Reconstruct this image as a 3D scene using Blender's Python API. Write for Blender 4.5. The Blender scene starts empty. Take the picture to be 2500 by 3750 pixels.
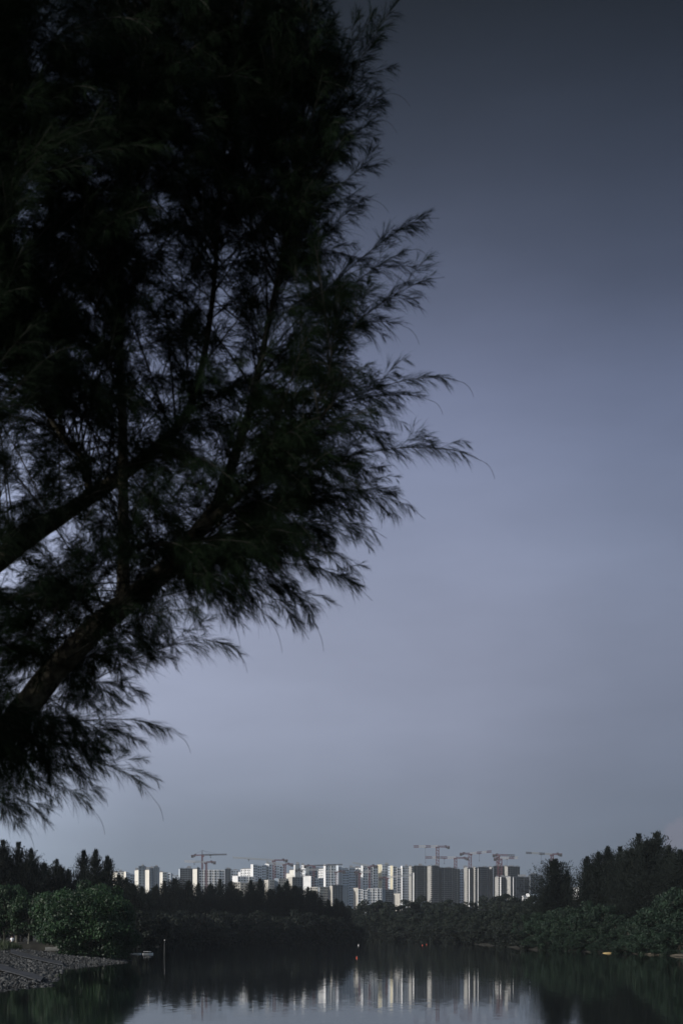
import bpy, math, random
import numpy as np
from mathutils import Vector

random.seed(7)
RNG = np.random.default_rng(11)
C = bpy.context.scene.collection
F, HOR, CAMZ = 5208.0, 3415.0, 4.0          # lens in photo pixels, horizon row, eye height above the water


def P(px, py, D):
    """world point that stands at distance D behind photo pixel (px, py): used only to measure sizes"""
    return Vector(((px - 1250) / F * D, D, CAMZ + (HOR - py) / F * D))


# ------------------------------------------------------------------ materials
def new_mat(name):
    m = bpy.data.materials.new(name)
    m.use_nodes = True
    nt = m.node_tree
    return m, nt, nt.nodes['Principled BSDF']


def mat(name, col, rough=0.7, noise=0.0, scale=1.0, col2=None, spec=0.3, metal=0.0, bump=0.0, bscale=None):
    m, nt, b = new_mat(name)
    b.inputs['Roughness'].default_value = rough
    b.inputs['Specular IOR Level'].default_value = spec
    b.inputs['Metallic'].default_value = metal
    c = (*col, 1)
    b.inputs['Base Color'].default_value = c
    tc = nt.nodes.new('ShaderNodeTexCoord')
    if noise or col2:
        n = nt.nodes.new('ShaderNodeTexNoise')
        n.inputs['Scale'].default_value = scale
        n.inputs['Detail'].default_value = 6
        r = nt.nodes.new('ShaderNodeValToRGB')
        k = 1 - noise
        r.color_ramp.elements[0].position = 0.32
        r.color_ramp.elements[1].position = 0.68
        r.color_ramp.elements[0].color = (col[0] * k, col[1] * k, col[2] * k, 1)
        c2 = col2 or tuple(min(1, x * (1 + noise)) for x in col)
        r.color_ramp.elements[1].color = (*c2, 1)
        nt.links.new(tc.outputs['Object'], n.inputs['Vector'])
        nt.links.new(n.outputs['Fac'], r.inputs['Fac'])
        nt.links.new(r.outputs['Color'], b.inputs['Base Color'])
    if bump:
        n2 = nt.nodes.new('ShaderNodeTexNoise')
        n2.inputs['Scale'].default_value = bscale or scale * 3
        n2.inputs['Detail'].default_value = 8
        bp = nt.nodes.new('ShaderNodeBump')
        bp.inputs['Strength'].default_value = 1.0
        bp.inputs['Distance'].default_value = bump
        nt.links.new(tc.outputs['Object'], n2.inputs['Vector'])
        nt.links.new(n2.outputs['Fac'], bp.inputs['Height'])
        nt.links.new(bp.outputs['Normal'], b.inputs['Normal'])
    return m


def leaf_mat(name, dark, light, scale, transl=0.15, rough=0.55, spec=0.25):
    """foliage: clumpy light and dark greens, a little light through the leaf"""
    m, nt, b = new_mat(name)
    b.inputs['Roughness'].default_value = rough
    b.inputs['Specular IOR Level'].default_value = spec
    tc = nt.nodes.new('ShaderNodeTexCoord')
    oi = nt.nodes.new('ShaderNodeObjectInfo')
    n = nt.nodes.new('ShaderNodeTexNoise')
    n.noise_dimensions = '4D'
    n.inputs['Scale'].default_value = scale
    n.inputs['Detail'].default_value = 5
    nt.links.new(tc.outputs['Object'], n.inputs['Vector'])
    mul = nt.nodes.new('ShaderNodeMath'); mul.operation = 'MULTIPLY'; mul.inputs[1].default_value = 40
    nt.links.new(oi.outputs['Random'], mul.inputs[0]); nt.links.new(mul.outputs[0], n.inputs['W'])
    r = nt.nodes.new('ShaderNodeValToRGB')
    r.color_ramp.elements[0].position = 0.35
    r.color_ramp.elements[1].position = 0.68
    r.color_ramp.elements[0].color = (*dark, 1)
    r.color_ramp.elements[1].color = (*light, 1)
    nt.links.new(n.outputs['Fac'], r.inputs['Fac'])
    nt.links.new(r.outputs['Color'], b.inputs['Base Color'])
    if transl:
        t = nt.nodes.new('ShaderNodeBsdfTranslucent')
        mx = nt.nodes.new('ShaderNodeMixShader')
        mx.inputs[0].default_value = transl
        nt.links.new(r.outputs['Color'], t.inputs['Color'])
        nt.links.new(b.outputs[0], mx.inputs[1]); nt.links.new(t.outputs[0], mx.inputs[2])
        nt.links.new(mx.outputs[0], nt.nodes['Material Output'].inputs['Surface'])
    return m


M = {}
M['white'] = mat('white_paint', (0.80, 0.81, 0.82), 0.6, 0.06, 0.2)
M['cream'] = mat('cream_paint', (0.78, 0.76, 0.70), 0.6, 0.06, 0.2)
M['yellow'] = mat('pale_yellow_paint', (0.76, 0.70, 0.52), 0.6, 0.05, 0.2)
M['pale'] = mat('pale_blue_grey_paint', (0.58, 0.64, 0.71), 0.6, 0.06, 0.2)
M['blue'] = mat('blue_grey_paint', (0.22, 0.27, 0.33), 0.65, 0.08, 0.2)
M['raw'] = mat('raw_concrete', (0.37, 0.37, 0.36), 0.85, 0.18, 0.35)
M['tan'] = mat('tan_render', (0.48, 0.46, 0.42), 0.8, 0.1, 0.3)
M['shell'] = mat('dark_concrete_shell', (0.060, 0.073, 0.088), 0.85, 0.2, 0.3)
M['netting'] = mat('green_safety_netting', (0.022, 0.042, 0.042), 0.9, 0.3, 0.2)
M['glass'] = mat('window_glass', (0.035, 0.042, 0.05), 0.35, spec=0.3)
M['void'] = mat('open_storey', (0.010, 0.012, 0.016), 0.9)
M['slab'] = mat('floor_slab_concrete', (0.120, 0.135, 0.150), 0.85, 0.3, 0.3)
M['roofgrey'] = mat('roof_grey', (0.22, 0.23, 0.25), 0.8, 0.15, 0.3)
M['steel'] = mat('dark_crane_steel', (0.05, 0.05, 0.055), 0.6, spec=0.4)
M['red'] = mat('red_crane_steel', (0.115, 0.048, 0.060), 0.6, 0.15, 0.4)
M['craneW'] = mat('white_crane_steel', (0.46, 0.46, 0.48), 0.5)
M['craneP'] = mat('pale_grey_crane_steel', (0.30, 0.32, 0.34), 0.5)
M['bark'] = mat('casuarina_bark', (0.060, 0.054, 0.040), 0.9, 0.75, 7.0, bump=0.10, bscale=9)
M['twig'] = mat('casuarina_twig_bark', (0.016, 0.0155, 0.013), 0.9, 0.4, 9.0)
M['bark2'] = mat('grey_bark', (0.10, 0.09, 0.075), 0.9, 0.4, 3.0)
M['palebark'] = mat('pale_bark', (0.12, 0.12, 0.10), 0.9, 0.3, 3.0)
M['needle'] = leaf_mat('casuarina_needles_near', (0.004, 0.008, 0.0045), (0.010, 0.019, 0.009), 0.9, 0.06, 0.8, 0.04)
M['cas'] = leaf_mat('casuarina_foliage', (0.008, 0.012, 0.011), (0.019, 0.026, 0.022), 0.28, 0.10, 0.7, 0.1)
M['man'] = leaf_mat('mangrove_foliage', (0.009, 0.013, 0.011), (0.022, 0.029, 0.023), 0.30, 0.12, 0.65, 0.15)
M['wood'] = leaf_mat('far_wood_foliage', (0.010, 0.016, 0.013), (0.030, 0.039, 0.030), 0.22, 0.12, 0.7, 0.1)
M['bushR'] = leaf_mat('green_bush_foliage', (0.008, 0.018, 0.012), (0.028, 0.054, 0.032), 0.35, 0.2, 0.55, 0.2)
M['bushL'] = leaf_mat('bright_bush_foliage', (0.007, 0.021, 0.010), (0.034, 0.078, 0.031), 0.5, 0.25, 0.5, 0.3)
M['stone'] = mat('shore_stone', (0.020, 0.022, 0.023), 0.9, 0.5, 0.9, (0.11, 0.112, 0.112))
M['concrete'] = mat('weathered_concrete', (0.034, 0.037, 0.042), 0.9, 0.35, 0.5, bump=0.02, bscale=2)
M['sand'] = mat('wet_sand', (0.12, 0.105, 0.08), 0.9, 0.3, 0.5)
M['yellowsand'] = mat('yellow_sand', (0.42, 0.31, 0.15), 0.85, 0.2, 2.0)
M['grass'] = leaf_mat('bank_grass', (0.015, 0.026, 0.012), (0.04, 0.062, 0.024), 0.6, 0.2)
M['boat'] = mat('boat_white', (0.82, 0.83, 0.84), 0.4)
M['buoy'] = mat('buoy_red', (0.75, 0.12, 0.06), 0.45)
M['buoyW'] = mat('buoy_white', (0.8, 0.78, 0.75), 0.45)
M['pole'] = mat('weathered_pole', (0.16, 0.165, 0.165), 0.8, 0.2, 3)
M['skin'] = mat('skin', (0.32, 0.20, 0.14), 0.6)
M['shirt'] = mat('white_shirt', (0.85, 0.86, 0.90), 0.8)
M['trousers'] = mat('dark_trousers', (0.03, 0.035, 0.05), 0.9)
M['hair'] = mat('black_hair', (0.01, 0.01, 0.01), 0.6)
M['bench'] = mat('grey_bench_slats', (0.22, 0.22, 0.21), 0.8, 0.2, 2)


# ------------------------------------------------------------------ mesh helpers
class MB:
    """collects polygons and links them as ONE mesh object"""
    def __init__(self):
        self.v, self.f, self.mi = [], [], []

    def add(self, vs, fs, mi=0):
        o = len(self.v)
        self.v += [tuple(x) for x in vs]
        self.f += [tuple(i + o for i in f) for f in fs]
        self.mi += [mi] * len(fs)

    def box(self, c, s, rz=0.0, mi=0):
        cx, cy, cz = c; hx, hy, hz = s[0] / 2, s[1] / 2, s[2] / 2
        ca, sa = math.cos(rz), math.sin(rz)
        vs = []
        for z in (-hz, hz):
            for x, y in ((-hx, -hy), (hx, -hy), (hx, hy), (-hx, hy)):
                vs.append((cx + x * ca - y * sa, cy + x * sa + y * ca, cz + z))
        self.add(vs, [(3, 2, 1, 0), (4, 5, 6, 7), (0, 1, 5, 4), (1, 2, 6, 5), (2, 3, 7, 6), (3, 0, 4, 7)], mi)

    def prism(self, poly, z0, z1, mi=0):
        n = len(poly)
        vs = [(x, y, z0) for x, y in poly] + [(x, y, z1) for x, y in poly]
        fs = [tuple(range(n))[::-1], tuple(range(n, 2 * n))] + [(i, (i + 1) % n, n + (i + 1) % n, n + i) for i in range(n)]
        self.add(vs, fs, mi)

    def bar(self, a, b, w, mi=0):
        a, b = Vector(a), Vector(b)
        d = (b - a)
        if d.length < 1e-6:
            return
        d.normalize()
        u = d.cross(Vector((0, 0, 1)) if abs(d.z) < 0.9 else Vector((1, 0, 0))).normalized()
        v = d.cross(u)
        vs = []
        for p in (a, b):
            for s, t in ((-1, -1), (1, -1), (1, 1), (-1, 1)):
                vs.append(p + u * (s * w / 2) + v * (t * w / 2))
        self.add(vs, [(0, 1, 2, 3), (7, 6, 5, 4), (0, 4, 5, 1), (1, 5, 6, 2), (2, 6, 7, 3), (3, 7, 4, 0)], mi)

    def tube(self, pts, rad, n=8, mi=0, cap=True, rough=0.0):
        pts = [Vector(p) for p in pts]
        o = len(self.v)
        prev = None
        for i, p in enumerate(pts):
            t = (pts[min(i + 1, len(pts) - 1)] - pts[max(i - 1, 0)]).normalized()
            if prev is None:
                u = t.cross(Vector((0, 1, 0)) if abs(t.y) < 0.9 else Vector((1, 0, 0))).normalized()
            else:
                u = (prev - t * prev.dot(t)).normalized()
            prev = u
            w = t.cross(u)
            for k in range(n):
                a = 2 * math.pi * k / n
                r = rad[i] * (1 + (random.uniform(-rough, rough) if rough else 0))
                self.v.append(tuple(p + (u * math.cos(a) + w * math.sin(a)) * r))
        for i in range(len(pts) - 1):
            for k in range(n):
                a, b = o + i * n + k, o + i * n + (k + 1) % n
                self.f.append((a, b, b + n, a + n)); self.mi.append(mi)
        if cap:
            self.f.append(tuple(o + k for k in range(n))[::-1]); self.mi.append(mi)
            self.f.append(tuple(o + (len(pts) - 1) * n + k for k in range(n))); self.mi.append(mi)

    def build(self, name, mats, parent=None, smooth=False):
        me = bpy.data.meshes.new(name)
        off = parent.location if parent else Vector((0, 0, 0))
        me.from_pydata([(x - off.x, y - off.y, z - off.z) for x, y, z in self.v], [], self.f)
        for m in (mats if isinstance(mats, (list, tuple)) else [mats]):
            me.materials.append(m)
        me.polygons.foreach_set('material_index', self.mi)
        if smooth:
            me.polygons.foreach_set('use_smooth', [True] * len(self.f))
        me.update()
        o = bpy.data.objects.new(name, me)
        C.objects.link(o)
        if parent:
            o.parent = parent
        return o


def np_mesh(name, verts, faces, m, parent=None):
    """fast mesh from numpy arrays; faces (n, k)"""
    me = bpy.data.meshes.new(name)
    n, k = faces.shape
    me.vertices.add(len(verts)); me.vertices.foreach_set('co', np.asarray(verts, np.float32).ravel())
    me.loops.add(n * k); me.loops.foreach_set('vertex_index', np.asarray(faces, np.int32).ravel())
    me.polygons.add(n)
    me.polygons.foreach_set('loop_start', np.arange(0, n * k, k, dtype=np.int32))
    me.update(calc_edges=True)
    me.validate()
    me.materials.append(m)
    o = bpy.data.objects.new(name, me)
    C.objects.link(o)
    if parent:
        o.parent = parent
    return o


def tag(o, label=None, cat=None, group=None, kind=None):
    if label: o['label'] = label
    if cat: o['category'] = cat
    if group: o['group'] = group
    if kind: o['kind'] = kind
    return o


def thing(name, loc, label, cat, group=None, rz=0.0):
    o = bpy.data.objects.new(name, None)
    C.objects.link(o)
    o.location = loc
    o.rotation_euler = (0, 0, rz)
    o.empty_display_size = 0.5
    return tag(o, label, cat, group)


def copy_tree(root):
    r = root.copy(); C.objects.link(r)
    for ch in root.children:
        c = ch.copy(); C.objects.link(c); c.parent = r
    return r


def unit(a):
    return a / np.maximum(np.linalg.norm(a, axis=-1, keepdims=True), 1e-9)


# ------------------------------------------------------------------ terrain and water
WATER = [(160, 0), (160, 60), (110, 130), (75, 190), (57, 237), (55, 278), (49, 302), (44, 330), (47, 408), (45, 520),
         (32, 631), (12, 690), (8, 625), (7.5, 563), (-8, 540), (-25, 520), (-40, 505), (-52, 496), (-54, 440), (-50, 380),
         (-49, 300), (-45, 255), (-35, 222), (-31, 208), (-28.9, 187), (-30.5, 180), (-32.2, 176), (-31.6, 160), (-27.4, 134),
         (-23.4, 115), (-22.2, 106), (-24.5, 102), (-36, 97), (-60, 85), (-75, 60), (-60, 30), (-25, 26), (-8, 24), (8, 20),
         (40, 14), (90, 4)]


def shore_dist(x, y):
    """signed distance to the shoreline: negative in the water"""
    x = np.asarray(x, float); y = np.asarray(y, float)
    best = np.full(x.shape, 1e9); inside = np.zeros(x.shape, bool)
    n = len(WATER)
    for i in range(n):
        (ax, ay), (bx, by) = WATER[i], WATER[(i + 1) % n]
        dx, dy = bx - ax, by - ay
        t = np.clip(((x - ax) * dx + (y - ay) * dy) / (dx * dx + dy * dy), 0, 1)
        best = np.minimum(best, np.hypot(x - ax - t * dx, y - ay - t * dy))
        c = (ay > y) != (by > y)
        with np.errstate(divide='ignore', invalid='ignore'):
            xi = ax + (y - ay) / (by - ay if by != ay else 1e-9) * dx
        inside ^= c & (x < xi)
    return np.where(inside, -best, best)


def wob(x, y, s):
    return (np.sin(x * s + 1.3) * np.cos(y * s * 0.8 + 0.4) + 0.5 * np.sin(x * s * 2.3 + y * s * 1.7))


def height(x, y):
    x = np.asarray(x, float); y = np.asarray(y, float)
    d = shore_dist(x, y) + 0.5 * wob(x, y, 0.35)
    gentle = (y > 60) & (y < 215) & (x < -15)
    slope = np.where(gentle, 0.105, 0.30)
    top = np.where(gentle, 2.25, 2.3)
    z = np.where(d < 0, np.maximum(d * 0.35, -1.6), np.minimum(d * slope, top))
    z = z + np.where(d > 8, 0.12 * wob(x, y, 0.12), 0)
    z = z + np.clip((y - 650) / 1200, 0, 1) * 7
    return z


def hgt(x, y):
    return float(height(np.array([x]), np.array([y]))[0])


def ground_px(px, py, d0=60.0):
    """where the sight line through a photo pixel meets the bank"""
    u, w = (px - 1250) / F, (HOR - py) / F
    D = np.linspace(d0, 400, 3400)
    z = CAMZ + w * D
    h = height(u * D, D)
    k = np.argmax(z <= h)
    return Vector((u * D[k], D[k], h[k]))


def build_terrain():
    u = np.concatenate([np.linspace(-1.6, -0.34, 26)[:-1], np.linspace(-0.34, 0.34, 190), np.linspace(0.34, 1.6, 26)[1:]])
    yv = np.concatenate([np.geomspace(60, 760, 230), np.geomspace(760, 7000, 40)[1:]])
    U, Y = np.meshgrid(u, yv)
    X = U * Y
    Z = height(X, Y)
    v = np.stack([X, Y, Z], -1).reshape(-1, 3)
    nr, nc = U.shape
    i = np.arange(nr * nc).reshape(nr, nc)
    f = np.stack([i[:-1, :-1], i[:-1, 1:], i[1:, 1:], i[1:, :-1]], -1).reshape(-1, 4)
    # the bank the photographer and the near tree stand on: a regular patch in front of that fan
    xs = np.linspace(-97, 97, 90); ys = np.linspace(-40, 60, 60)
    X2, Y2 = np.meshgrid(xs, ys)
    Z2 = height(X2, Y2)
    Z2[-1, :] = np.interp(xs, u * 60, height(u * 60, np.full(u.shape, 60.0)))
    v2 = np.stack([X2, Y2, Z2], -1).reshape(-1, 3)
    j = np.arange(X2.size).reshape(X2.shape) + len(v)
    f2 = np.stack([j[:-1, :-1], j[:-1, 1:], j[1:, 1:], j[1:, :-1]], -1).reshape(-1, 4)
    m = mat('bank_soil', (0.017, 0.016, 0.013), 0.95, 0.45, 0.4, (0.040, 0.039, 0.030), bump=0.05, bscale=2)
    o = np_mesh('ground', np.concatenate([v, v2]), np.concatenate([f, f2]), m)
    tag(o, kind='structure')


def build_water():
    m, nt, b = new_mat('river_water')
    b.inputs['Base Color'].default_value = (0.006, 0.009, 0.010, 1)
    b.inputs["Roughness"].default_value = 0.038
    b.inputs['IOR'].default_value = 1.333
    tc = nt.nodes.new('ShaderNodeTexCoord')

    def N(scale, detail, sx=1.0, sy=1.0):
        mp = nt.nodes.new('ShaderNodeMapping')
        mp.inputs['Scale'].default_value = (sx, sy, 1)
        n = nt.nodes.new('ShaderNodeTexNoise')
        n.inputs['Scale'].default_value = scale; n.inputs['Detail'].default_value = detail
        nt.links.new(tc.outputs['Object'], mp.inputs['Vector'])
        nt.links.new(mp.outputs[0], n.inputs['Vector'])
        return n

    def V(op, a, bb):
        n = nt.nodes.new('ShaderNodeVectorMath'); n.operation = op
        for i, x in enumerate((a, bb)):
            if hasattr(x, 'links'): nt.links.new(x, n.inputs[i])
            else: n.inputs[i].default_value = x
        return n.outputs[0]
    rip = V('SUBTRACT', N(2.2, 3).outputs['Color'], (0.5, 0.5, 0.5))
    # gusts: patches stretched across the river where the ripples are livelier
    g = N(0.02, 3, 0.5, 1.6)
    rp = nt.nodes.new('ShaderNodeMapRange')
    rp.inputs['From Min'].default_value = 0.40; rp.inputs['From Max'].default_value = 0.66
    rp.inputs['To Min'].default_value = WATER_CALM; rp.inputs['To Max'].default_value = WATER_GUST
    nt.links.new(g.outputs['Fac'], rp.inputs['Value'])
    cmb = nt.nodes.new('ShaderNodeCombineXYZ')
    nt.links.new(rp.outputs[0], cmb.inputs[0]); nt.links.new(rp.outputs[0], cmb.inputs[1])
    s = V('MULTIPLY', rip, cmb.outputs[0])
    nrm = V('ADD', s, (0, 0, 1))
    nn = nt.nodes.new('ShaderNodeVectorMath'); nn.operation = 'NORMALIZE'
    nt.links.new(nrm, nn.inputs[0])
    nt.links.new(nn.outputs[0], b.inputs['Normal'])
    xs = np.linspace(-140, 200, 18); ys = np.linspace(0, 720, 37)
    X, Y = np.meshgrid(xs, ys)
    v = np.stack([X, Y, np.zeros_like(X)], -1).reshape(-1, 3)
    i = np.arange(X.size).reshape(X.shape)
    f = np.stack([i[:-1, :-1], i[:-1, 1:], i[1:, 1:], i[1:, :-1]], -1).reshape(-1, 4)
    tag(np_mesh('water', v, f, m), kind='structure')


WATER_CALM, WATER_GUST = 0.010, 0.022
build_terrain()
build_water()


# ------------------------------------------------------------------ the near casuarina
def bez(p0, p1, p2, p3, n):
    t = np.linspace(0, 1, n)[:, None]
    return (1 - t) ** 3 * p0 + 3 * (1 - t) ** 2 * t * p1 + 3 * (1 - t) * t * t * p2 + t ** 3 * p3


def near_tree():
    D0 = 14.0
    base = Vector((-6.9, 13.6, hgt(-6.9, 13.6) - 0.1))
    root = thing('casuarina_tree', base, 'big dark casuarina leaning in from the left, its feathery crown filling the upper left', 'tree')

    def limb(pts, px_w, name='limb'):
        ps = [P(x, y, d) for x, y, d in pts]
        # resample smoothly (Catmull-Rom)
        q, r = [], []
        for i in range(len(ps) - 1):
            a, b_, c, d = ps[max(i - 1, 0)], ps[i], ps[i + 1], ps[min(i + 2, len(ps) - 1)]
            for k in range(6):
                t = k / 6
                q.append(0.5 * ((2 * b_) + (c - a) * t + (2 * a - 5 * b_ + 4 * c - d) * t * t + (3 * b_ - a - 3 * c + d) * t ** 3))
                r.append((px_w[i] * (1 - t) + px_w[i + 1] * t) / F * D0 / 2)
        q.append(ps[-1]); r.append(px_w[-1] / F * D0 / 2)
        mb = MB()
        mb.tube(q, r, 14, rough=0.05)
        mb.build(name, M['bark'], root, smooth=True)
        return np.array([tuple(x) for x in q])

    tA = limb([(-1270, 4060, 13.6), (-900, 3640, 13.6), (-420, 3180, 13.7), (-130, 2870, 13.8), (10, 2700, 13.9), (110, 2570, 14), (215, 2440, 14), (330, 2320, 14),
               (440, 2225, 14), (560, 2130, 14), (665, 2030, 14), (740, 1930, 14), (800, 1850, 14)],
              [200, 165, 138, 120, 106, 99, 93, 88, 84, 77, 68, 60, 50], 'trunk')
    A2 = limb([(790, 1870, 14), (850, 1700, 14.1), (920, 1480, 14.3), (980, 1200, 14.4), (1040, 900, 14.5), (1090, 560, 14.6), (1130, 200, 14.7), (1150, -200, 14.8)],
              [56, 40, 28, 22, 18, 14, 10, 6])
    A3 = limb([(760, 1920, 14), (880, 1810, 13.6), (1010, 1700, 13.3), (1130, 1580, 13.0), (1230, 1460, 12.8)], [44, 26, 17, 11, 5])
    tB = limb([(458, 2215, 14), (452, 2100, 14), (453, 1960, 14), (452, 1780, 14), (450, 1560, 14.1), (440, 1300, 14.2), (445, 1000, 14.3), (480, 650, 14.4), (520, 300, 14.5), (560, -200, 14.6)],
              [62, 46, 42, 39, 35, 28, 22, 17, 13, 8])
    tC = limb([(-900, 2900, 14.6), (-420, 2400, 14.6), (-150, 2170, 14.6), (0, 2050, 14.6), (120, 1960, 14.6), (270, 1860, 14.6), (420, 1760, 14.6), (560, 1650, 14.7), (680, 1520, 14.8), (740, 1340, 14.9),
               (780, 1080, 15), (800, 800, 15.1), (830, 400, 15.2), (850, 0, 15.3)], [115, 102, 88, 76, 68, 60, 52, 43, 32, 25, 20, 16, 12, 8])
    tD = limb([(330, 1800, 14.4), (300, 1680, 14.3), (240, 1610, 14.2), (175, 1510, 14.1), (110, 1380, 14), (60, 1180, 14), (30, 900, 13.9), (40, 500, 13.8), (60, 100, 13.7)], [34, 26, 24, 22, 20, 18, 15, 12, 8])
    tE = limb([(462, 2020, 14), (520, 1998, 13.95), (600, 1995, 13.9), (690, 2005, 13.9), (790, 2000, 13.8), (880, 2030, 13.7), (960, 2050, 13.6)], [22, 17, 15, 14, 12, 9, 5])
    tF = limb([(-420, 3150, 13.7), (-300, 2700, 13.2), (-200, 2300, 13.0), (-140, 1800, 12.9), (-120, 1200, 12.8), (-100, 600, 12.8), (-60, 0, 12.8)], [110, 90, 74, 60, 44, 28, 14])

    limbs = np.concatenate([tA[24:], A2, A3, tB, tC[6:], tD, tE, tF[6:]])
    lpx = np.stack([limbs[:, 0] / limbs[:, 1] * F + 1250, HOR - (limbs[:, 2] - CAMZ) / limbs[:, 1] * F], -1)

    # outline of the dense crown in photo pixels: only used to know how big the crown is
    ENV = [(-700, -500), (1180, -500), (1210, -60), (1300, 180), (1330, 400), (1300, 600), (1255, 780), (1370, 950), (1400, 1180), (1440, 1380),
           (1440, 1600), (1400, 1800), (1330, 1930), (1230, 2030), (1190, 2130), (1050, 2240), (900, 2290), (640, 2270), (560, 2200), (420, 2330),
           (330, 2400), (180, 2560), (-200, 2880), (-700, 2900)]
    ENV2 = [(-300, 2780), (60, 2660), (200, 2620), (420, 2680), (380, 2740), (420, 2860), (300, 2930), (150, 2960), (0, 3010), (-300, 3060)]
    ENV3 = [(-300, 2150), (120, 2210), (300, 2300), (60, 2620), (-300, 2750)]

    def inside(poly, x, y):
        c = False
        n = len(poly)
        for i in range(n):
            (ax, ay), (bx, by) = poly[i], poly[(i + 1) % n]
            if (ay > y) != (by > y) and x < ax + (y - ay) / (by - ay) * (bx - ax):
                c = not c
        return c

    boughs = []          # each: (points array, thickness, kind)

    def bough(sp, sd, tip, td, hook=0.0, lift=0.18, sag=0.0):
        p0 = np.array(P(*sp, sd)); p3 = np.array(P(*tip, td))
        L = np.linalg.norm(p3 - p0)
        d = p3 - p0
        p1 = p0 + d * 0.35 + np.array([0, RNG.uniform(-.05, .05), lift * L])
        p2 = p0 + d * 0.80 + np.array([0, RNG.uniform(-.05, .05), (lift * 0.7 + hook) * L])
        return bez(p0, p1, p2, p3, max(10, int(L / 0.05)))

    # boughs seen against the sky, measured one by one: start, tip, hook
    for s, t, hk, dd in [((1080, 560), (1400, 60), .03, 14.6), ((1060, 760), (1478, 18), .03, 14.4), ((1020, 700), (1415, 370), .07, 14.3), ((980, 900), (1385, 470), .06, 14.6),
                     ((960, 1000), (1375, 612), .05, 14.2), ((1000, 1100), (1340, 760), .06, 14.4), ((930, 1350), (1590, 834), .10, 14.1), ((940, 1400), (1500, 945), .06, 14.0),
                     ((900, 1560), (1606, 1050), .08, 13.8), ((960, 1300), (1480, 1220), .10, 14.3), ((900, 1650), (1672, 1424), .09, 13.6), ((930, 1600), (1570, 1490), .09, 13.8),
                     ((880, 1800), (1750, 1712), .10, 13.5), ((900, 1700), (1450, 1640), .14, 13.5), ((860, 1830), (1536, 1912), .11, 13.6), ((850, 1900), (1470, 1850), .08, 13.8),
                     ((860, 1960), (1400, 1985), .10, 13.7), ((800, 2000), (1299, 2104), .16, 13.8), ((780, 2060), (1345, 2208), .13, 13.7), ((760, 2080), (1120, 2345), .15, 13.8),
                     ((800, 2050), (1162, 2330), .22, 13.6), ((700, 2110), (1000, 2310), .15, 13.9), ((690, 2100), (860, 2310), .12, 14.1), ((620, 2150), (740, 2310), .1, 14.2),
                     ((290, 2520), (860, 2415), .20, 13.7), ((280, 2500), (520, 2572), .16, 13.9), ((260, 2480), (440, 2600), .12, 14.0), ((240, 2540), (365, 2620), .10, 13.9),
                     ((60, 2690), (655, 2720), .11, 13.8), ((80, 2680), (540, 2765), .14, 13.9), ((40, 2700), (470, 2780), .18, 14.1), ((20, 2740), (430, 2830), .18, 14.0),
                     ((-60, 2790), (562, 2955), .20, 13.7), ((-40, 2780), (360, 2900), .15, 14.0), ((-100, 2840), (350, 3000), .16, 13.8), ((-120, 2850), (190, 3048), .12, 14.0),
                     ((-160, 2880), (100, 3060), .1, 13.8), ((700, 1000), (1300, 180), .04, 14.8), ((1000, 400), (1330, 250), .07, 14.4), ((1090, 300), (1230, -60), .02, 14.7)]:
        t = (t[0] + (t[0] - s[0]) * 0.03, t[1] + (t[1] - s[1]) * 0.04 - 14)
        boughs.append((bough(s, 14.1, t, dd, hk - 0.01, 0.10), 1.0, 1))

    def fill(n, poly, bx, by, dlo, dhi, src=None, lo=230, hi=760):
        made = 0
        tries = 0
        while made < n and tries < n * 60:
            tries += 1
            x, y = RNG.uniform(*bx), RNG.uniform(*by)
            if not inside(poly, x, y):
                continue
            dv = np.array([x, y]) - lpx
            dist = np.hypot(dv[:, 0], dv[:, 1])
            out = np.array([x - 150, y - 2350.0]); out /= np.hypot(*out) + 1e-6
            al = (dv @ out) / np.maximum(dist, 1)
            ok = np.where((dist > lo) & (dist < hi) & (al > 0.35))[0]
            if src is not None:
                ok = ok[lpx[ok, 1] > src]
            if len(ok) == 0:
                continue
            k = RNG.choice(ok)
            sd = limbs[k, 1]
            td = np.clip(sd + RNG.uniform(-1, 1) * 2.0, dlo, dhi)
            boughs.append((bough(tuple(lpx[k]), sd, (x, y), td, RNG.uniform(0.02, 0.12), RNG.uniform(0.02, 0.16)), 1.0, 0))
            made += 1
    fill(FILL_MAIN, ENV, (-700, 1450), (-500, 2330), 12.2, 16.4)
    fill(FILL_TOP, [(-700, -500), (1100, -500), (1000, 300), (620, 800), (420, 1250), (100, 1500), (-700, 1500)], (-700, 1100), (-500, 1500), 12.2, 16.8)
    fill(FILL_EDGE, [(1050, -200), (1200, -60), (1310, 180), (1350, 400), (1310, 600), (1270, 780), (1370, 950), (1400, 1180), (1440, 1380), (1450, 1600), (1420, 1800), (1350, 1930),
                     (1230, 2050), (1180, 2160), (1060, 2270), (900, 2320), (640, 2310), (640, 2200), (900, 2150), (1100, 1900), (1150, 1400), (1100, 900), (1020, 400)], (600, 1480), (-200, 2330), 12.4, 16.0, None, 260, 620)
    fill(FILL_IN, [(-150, -100), (1150, -100), (1200, 500), (1150, 1000), (1250, 1500), (1150, 1900), (1000, 2150), (650, 2180), (420, 2280), (200, 2300), (-150, 2350)], (-150, 1250), (-100, 2330), 12.6, 15.8, None, 70, 330)
    fill(20, [(300, 2420), (480, 2300), (700, 2290), (760, 2340), (640, 2410), (500, 2500), (400, 2600), (300, 2650), (160, 2660)], (150, 760), (2280, 2660), 14.0, 15.6, 2080, 60, 380)
    fill(46, ENV2, (-300, 430), (2640, 3060), 13.7, 15.4, 2500, 120, 620)
    fill(40, ENV3, (-300, 320), (2150, 2750), 13.2, 15.6, 2100, 100, 620)

    # side boughs, then sprigs, then needles: all by arrays
    tw = MB()
    segs_p, segs_d, segs_l = [], [], []      # sprigs
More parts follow.
